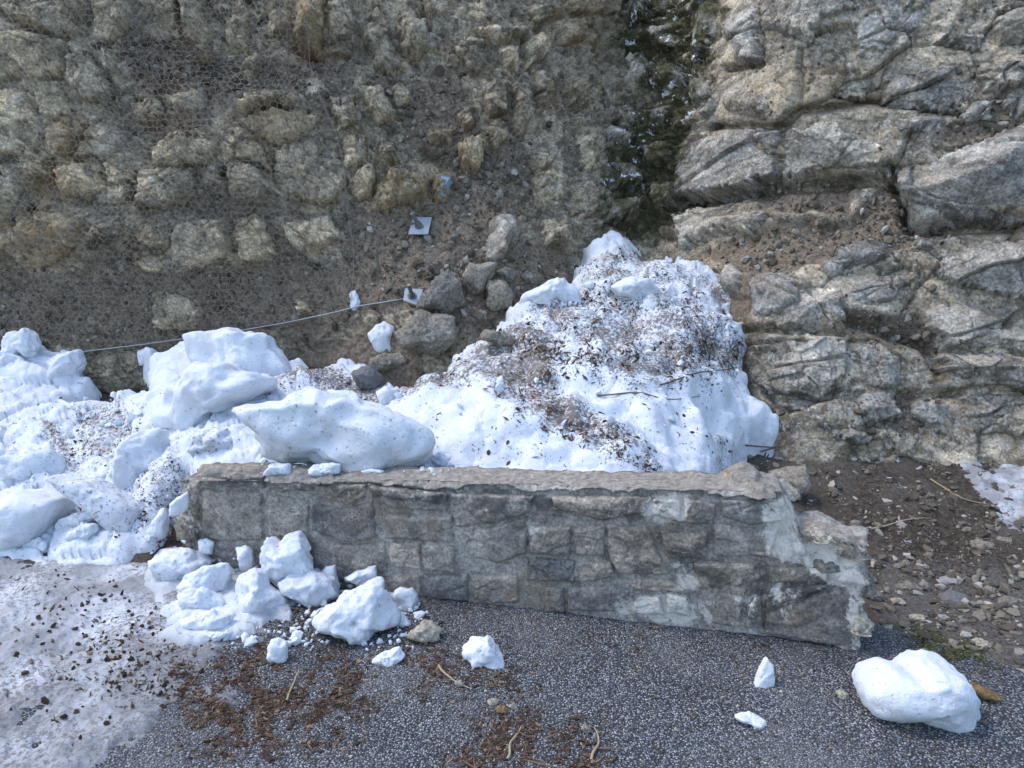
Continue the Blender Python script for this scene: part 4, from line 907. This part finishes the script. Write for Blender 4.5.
def tube(pts, rad, n=5):
    pts = np.array(pts, float); T = np.gradient(pts, axis=0); V, F = [], []
    for i, (p, t) in enumerate(zip(pts, T)):
        t = t/np.linalg.norm(t); a = np.cross(t, (.3, .5, .81)); a /= np.linalg.norm(a); b = np.cross(t, a); r = rad[i] if hasattr(rad, '__len__') else rad
        for k in range(n): V.append(p + r*(math.cos(6.2832*k/n)*a + math.sin(6.2832*k/n)*b))
    for i in range(len(pts)-1):
        for k in range(n): F.append((i*n+k, i*n+(k+1) % n, (i+1)*n+(k+1) % n, (i+1)*n+k))
    return np.array(V), np.array(F)
TW = [('598,398 640,392 665,402 700,396', 'dark bent twig lying across the middle of the dirty snow heap'), ('660,385 700,372 745,368', 'thin twig near the right rim of the dirty snow heap'), ('862,268 880,258 903,245', 'brown stick wedged on the pale rock right of the heap'), ('745,445 780,448 800,438', 'twig on the dirt behind the wall right end'), ('760,452 778,446 786,430', 'forked twig beside the heap right foot'), ('285,705 292,690 300,672', 'pale straw upright in the brown litter on the road'), ('438,668 452,682 470,690', 'pale straw in the middle litter patch'), ('508,760 512,745 522,728', 'pale straw in the lowest litter patch'), ('870,530 900,522 930,518', 'long dry stalk on the dirt between wall and cliff'), ('930,480 960,500 985,504', 'dry stalk near the snow patch on the dirt'), ('590,760 600,745 596,730', 'bent straw at the right of the lowest litter patch')]
for t, lab in TW:
    pp = np.array(P_(t)); tt = np.linspace(0, len(pp)-1, 9); uu = np.interp(tt, range(len(pp)), pp[:, 0]); vv = np.interp(tt, range(len(pp)), pp[:, 1]); pts = []
    for u, v in zip(uu, vv):
        h = cast(u, v)
        if h is not None: pts.append(h[0] + h[1]*.008 + RNG.normal(0, .004, 3))
    if len(pts) > 3:
        pts = np.array(pts); pts[1:-1] = (pts[:-2]+pts[1:-1]*2+pts[2:])/4
        V, F = tube(pts, np.linspace(.005, .002, len(pts))); tag(mesh_np('twig', V, F, M_STRAW if 'straw' in lab or 'stalk' in lab else M_TWIG, None, True, None), lab, 'twig', 'twigs and straws')

# ------------------------------------------------------------------ rockfall netting, its cable and the anchor plates
refresh()
gxs = np.arange(-64, 372, 8.0); gys = np.arange(-40, 384, 8.0); Dm = np.zeros((len(gys), len(gxs)))
for j, v in enumerate(gys):
    for i, u in enumerate(gxs):
        h = cast(u, v, {'cliff', 'rock'}); Dm[j, i] = (h[0]-CAM)@FW if h else np.nan
Dm = np.where(np.isnan(Dm), np.nanmean(Dm), Dm)
pad = np.pad(Dm, 1, mode='edge'); Mn = np.min([pad[a:a+Dm.shape[0], b:b+Dm.shape[1]] for a in range(3) for b in range(3)], axis=0); Mn = .6*Mn+.4*Dm
for _ in range(2):
    pad = np.pad(Mn, 1, mode='edge'); Mn = np.mean([pad[a:a+Dm.shape[0], b:b+Dm.shape[1]] for a in range(3) for b in range(3)], axis=0)
def net_pt(u, v):
    x = np.clip((u-gxs[0])/8, 0, len(gxs)-1.001); y = np.clip((v-gys[0])/8, 0, len(gys)-1.001); i = x.astype(int); j = y.astype(int); fx = x-i; fy = y-j
    d = Mn[j, i]*(1-fx)*(1-fy)+Mn[j, i+1]*fx*(1-fy)+Mn[j+1, i]*(1-fx)*fy+Mn[j+1, i+1]*fx*fy - .025
    r = rays(u, v); return CAM + r*d[:, None]
CAB = np.array([(-64, 374), (0, 365), (40, 359), (85, 352), (150, 344), (200, 337), (245, 330), (290, 322), (330, 314), (360, 307), (385, 303), (405, 299)], float)
NETP = [(-62, -38), (305, -38), (300, 30), (308, 62), (330, 125), (347, 180), (350, 250), (352, 309)] + [tuple(x) for x in CAB[::-1] if x[0] < 340] + [(-62, 372)]
cw, chh = 7.4, 7.6; nodes = {}; segs = []
def node(i, j):
    if (i, j) not in nodes:
        k, o = divmod(j, 2); u = -64 + i*cw/2; v = -40 + k*chh*.75*1.0 + (chh*.25 if o else 0); nodes[(i, j)] = (u, v)
    return (i, j)
# pointy-top hexagons: rows of zigzags joined by short vertical twists
zz = []
for rI in range(int(430/(chh*.75))):
    for i in range(int(420/(cw/2))):
        up = (i+rI) % 2 == 0
        zz.append((rI, i, up))
pos = {}
for rI, i, up in zz: pos[(rI, i)] = (-64+i*cw/2, -40+rI*chh*.75 + (-chh*.125 if up else chh*.125))
E = []
for (rI, i), _ in pos.items():
    if (rI, i+1) in pos: E.append(((rI, i), (rI, i+1)))
    if (i+rI) % 2 == 1 and (rI+1, i) in pos: E.append(((rI, i), (rI+1, i)))
keys = list(pos); idx = {k: n for n, k in enumerate(keys)}; uv = np.array([pos[k] for k in keys], float)
w1 = np.c_[uv/55, np.zeros(len(uv))]; uv = uv + np.c_[5*fbm(w1, 1, 2, 1), 5*fbm(w1, 1, 2, 2)] + RNG.normal(0, .45, uv.shape)
inside = sdf(uv[:, 0], uv[:, 1], NETP) > 0; NP = net_pt(uv[:, 0], uv[:, 1]) + RNG.normal(0, .003, (len(uv), 3)) - FW*(.02*fbm(w1, 2.2, 2, 3))[:, None]
ea = np.array([idx[a] for a, b in E]); eb = np.array([idx[b] for a, b in E]); ok = inside[ea] & inside[eb]; ea, eb = ea[ok], eb[ok]
A, B = NP[ea], NP[eb]; T = B-A; T /= np.linalg.norm(T, axis=1)[:, None]; s1 = np.cross(T, FW); s1 /= np.linalg.norm(s1, axis=1)[:, None]; s2 = np.cross(T, s1); rw = .0013
ring3 = [math.cos(a)*s1+math.sin(a)*s2 for a in (0, 2.094, 4.189)]
VV = np.stack([A+r*rw for r in ring3]+[B+r*rw for r in ring3], 1).reshape(-1, 3); o6 = np.arange(len(A))[:, None]*6
FF = np.concatenate([o6+np.array([[k, (k+1) % 3, (k+1) % 3+3, k+3]]) for k in range(3)])
net = empty('rockfall_netting', tuple(net_pt(np.array([150.]), np.array([345.]))[0])); tag(net, 'hexagonal wire rockfall netting draped over the left cliff with a bottom cable', 'netting')
bpy.context.view_layer.update()
wm = mesh_np('wire_mesh', VV, FF, M_WIRE, None, True); put_under(wm, net); wm['kind'] = 'stuff'
cp = net_pt(CAB[:, 0], CAB[:, 1]); cp = cp - FW*.03; cp[:, 1] = np.convolve(np.pad(cp[:, 1], 2, mode='edge'), np.ones(5)/5, 'valid')
tt = np.linspace(0, len(cp)-1, 90); cpi = np.c_[[np.interp(tt, range(len(cp)), cp[:, k]) for k in range(3)]].T
V, F = tube(cpi, .0048, 8); put_under(mesh_np('cable', V, F, M_CABLE), net)
fr = []                                          # loose twisted selvedge wires along the open right side
for off in (3,):
    su = np.interp(np.linspace(0, 5, 60), range(6), [300, 308, 330, 345, 350, 351])+off*.6 + 2*np.sin(np.linspace(0, 14+off, 60)); sv = np.interp(np.linspace(0, 5, 60), range(6), [10, 62, 125, 180, 250, 306])
    V, F = tube(net_pt(su, sv), .0016, 4); put_under(mesh_np('selvedge_wire', V, F, M_WIRE), net)
def plate(pl, bolt_at, tip, label, seed):
    h = cast(*bolt_at, {'cliff', 'rock'}); base = h[0]; n = -FW*.75+UP*.55; n /= np.linalg.norm(n); org = base + n*.03
    pc = Plane(org, n); q = np.array(pl, float); W = pc.P(q[:, 0], q[:, 1]); V = np.r_[W, W-n*.010]; m = len(q)
    root = empty('anchor_plate', tuple(base)); tag(root, label, 'anchor plate', 'rock anchors'); bpy.context.view_layer.update()
    bm = bmesh.new(); vs_ = [bm.verts.new(x) for x in V]; bm.faces.new(vs_[:m]); bm.faces.new(vs_[m:][::-1])
    for i in range(m): bm.faces.new((vs_[i], vs_[m+i], vs_[m+(i+1) % m], vs_[(i+1) % m]))
    bmesh.ops.recalc_face_normals(bm, faces=bm.faces); bmesh.ops.bevel(bm, geom=list(bm.edges), offset=.002, segments=1, affect='EDGES')
    me = bpy.data.meshes.new('plate'); bm.to_mesh(me); bm.free(); me.materials.append(M_ZINC); po = bpy.data.objects.new('plate', me); scene.collection.objects.link(po); put_under(po, root)
    c0 = pc.P(np.array([bolt_at[0]]), np.array([bolt_at[1]]))[0]; dirn = n*.8 + RT*tip[0] + UP*tip[1]; dirn /= np.linalg.norm(dirn)
    def solid(name, a, b, r, k, mat):
        V, F = tube([a, a*.5+b*.5, b], r, k); e = len(V)-k; bmx = bmesh.new(); vv = [bmx.verts.new(x) for x in V]
        for f in F: bmx.faces.new([vv[i] for i in f])
        bmx.faces.new(vv[:k][::-1]); bmx.faces.new(vv[e:]); mm = bpy.data.meshes.new(name); bmx.to_mesh(mm); bmx.free(); mm.materials.append(mat); ob = bpy.data.objects.new(name, mm); scene.collection.objects.link(ob); put_under(ob, root)
    solid('washer', c0-n*.004, c0+n*.008, .030, 20, M_BOLT); solid('nut', c0, c0+dirn*.032, .022, 6, M_BOLT); solid('bolt', c0, c0+dirn*.10, .013, 12, M_BOLT)
plate([(413, 217), (432, 217), (428, 234), (408, 234)], (419, 226), (-.45, .35), 'square zinc anchor plate with a bolt set in bare soil', 1)
plate([(405, 288), (423, 289), (420, 306), (403, 300)], (412, 296), (-.1, .1), 'zinc anchor plate where the cable ends beside the boulders', 2)
h = cast(445, 185, {'rock'})
if h:
    q = P_('441,176 450,178 453,183 448,190 446,197 440,196 441,186'); vv = [cast(a, b, {'rock', 'cliff'}) for a, b in q]; cc = cast(445.5, 185, {'rock', 'cliff'})
    V = np.array([x[0] for x in vv]+[cc[0]]) - FW*.010; m = len(q); Vb = V + FW*.02
    F = [(i, (i+1) % m, m) for i in range(m)]
    mesh_np('paint_mark', V, F, M_BLUE, pr, False)
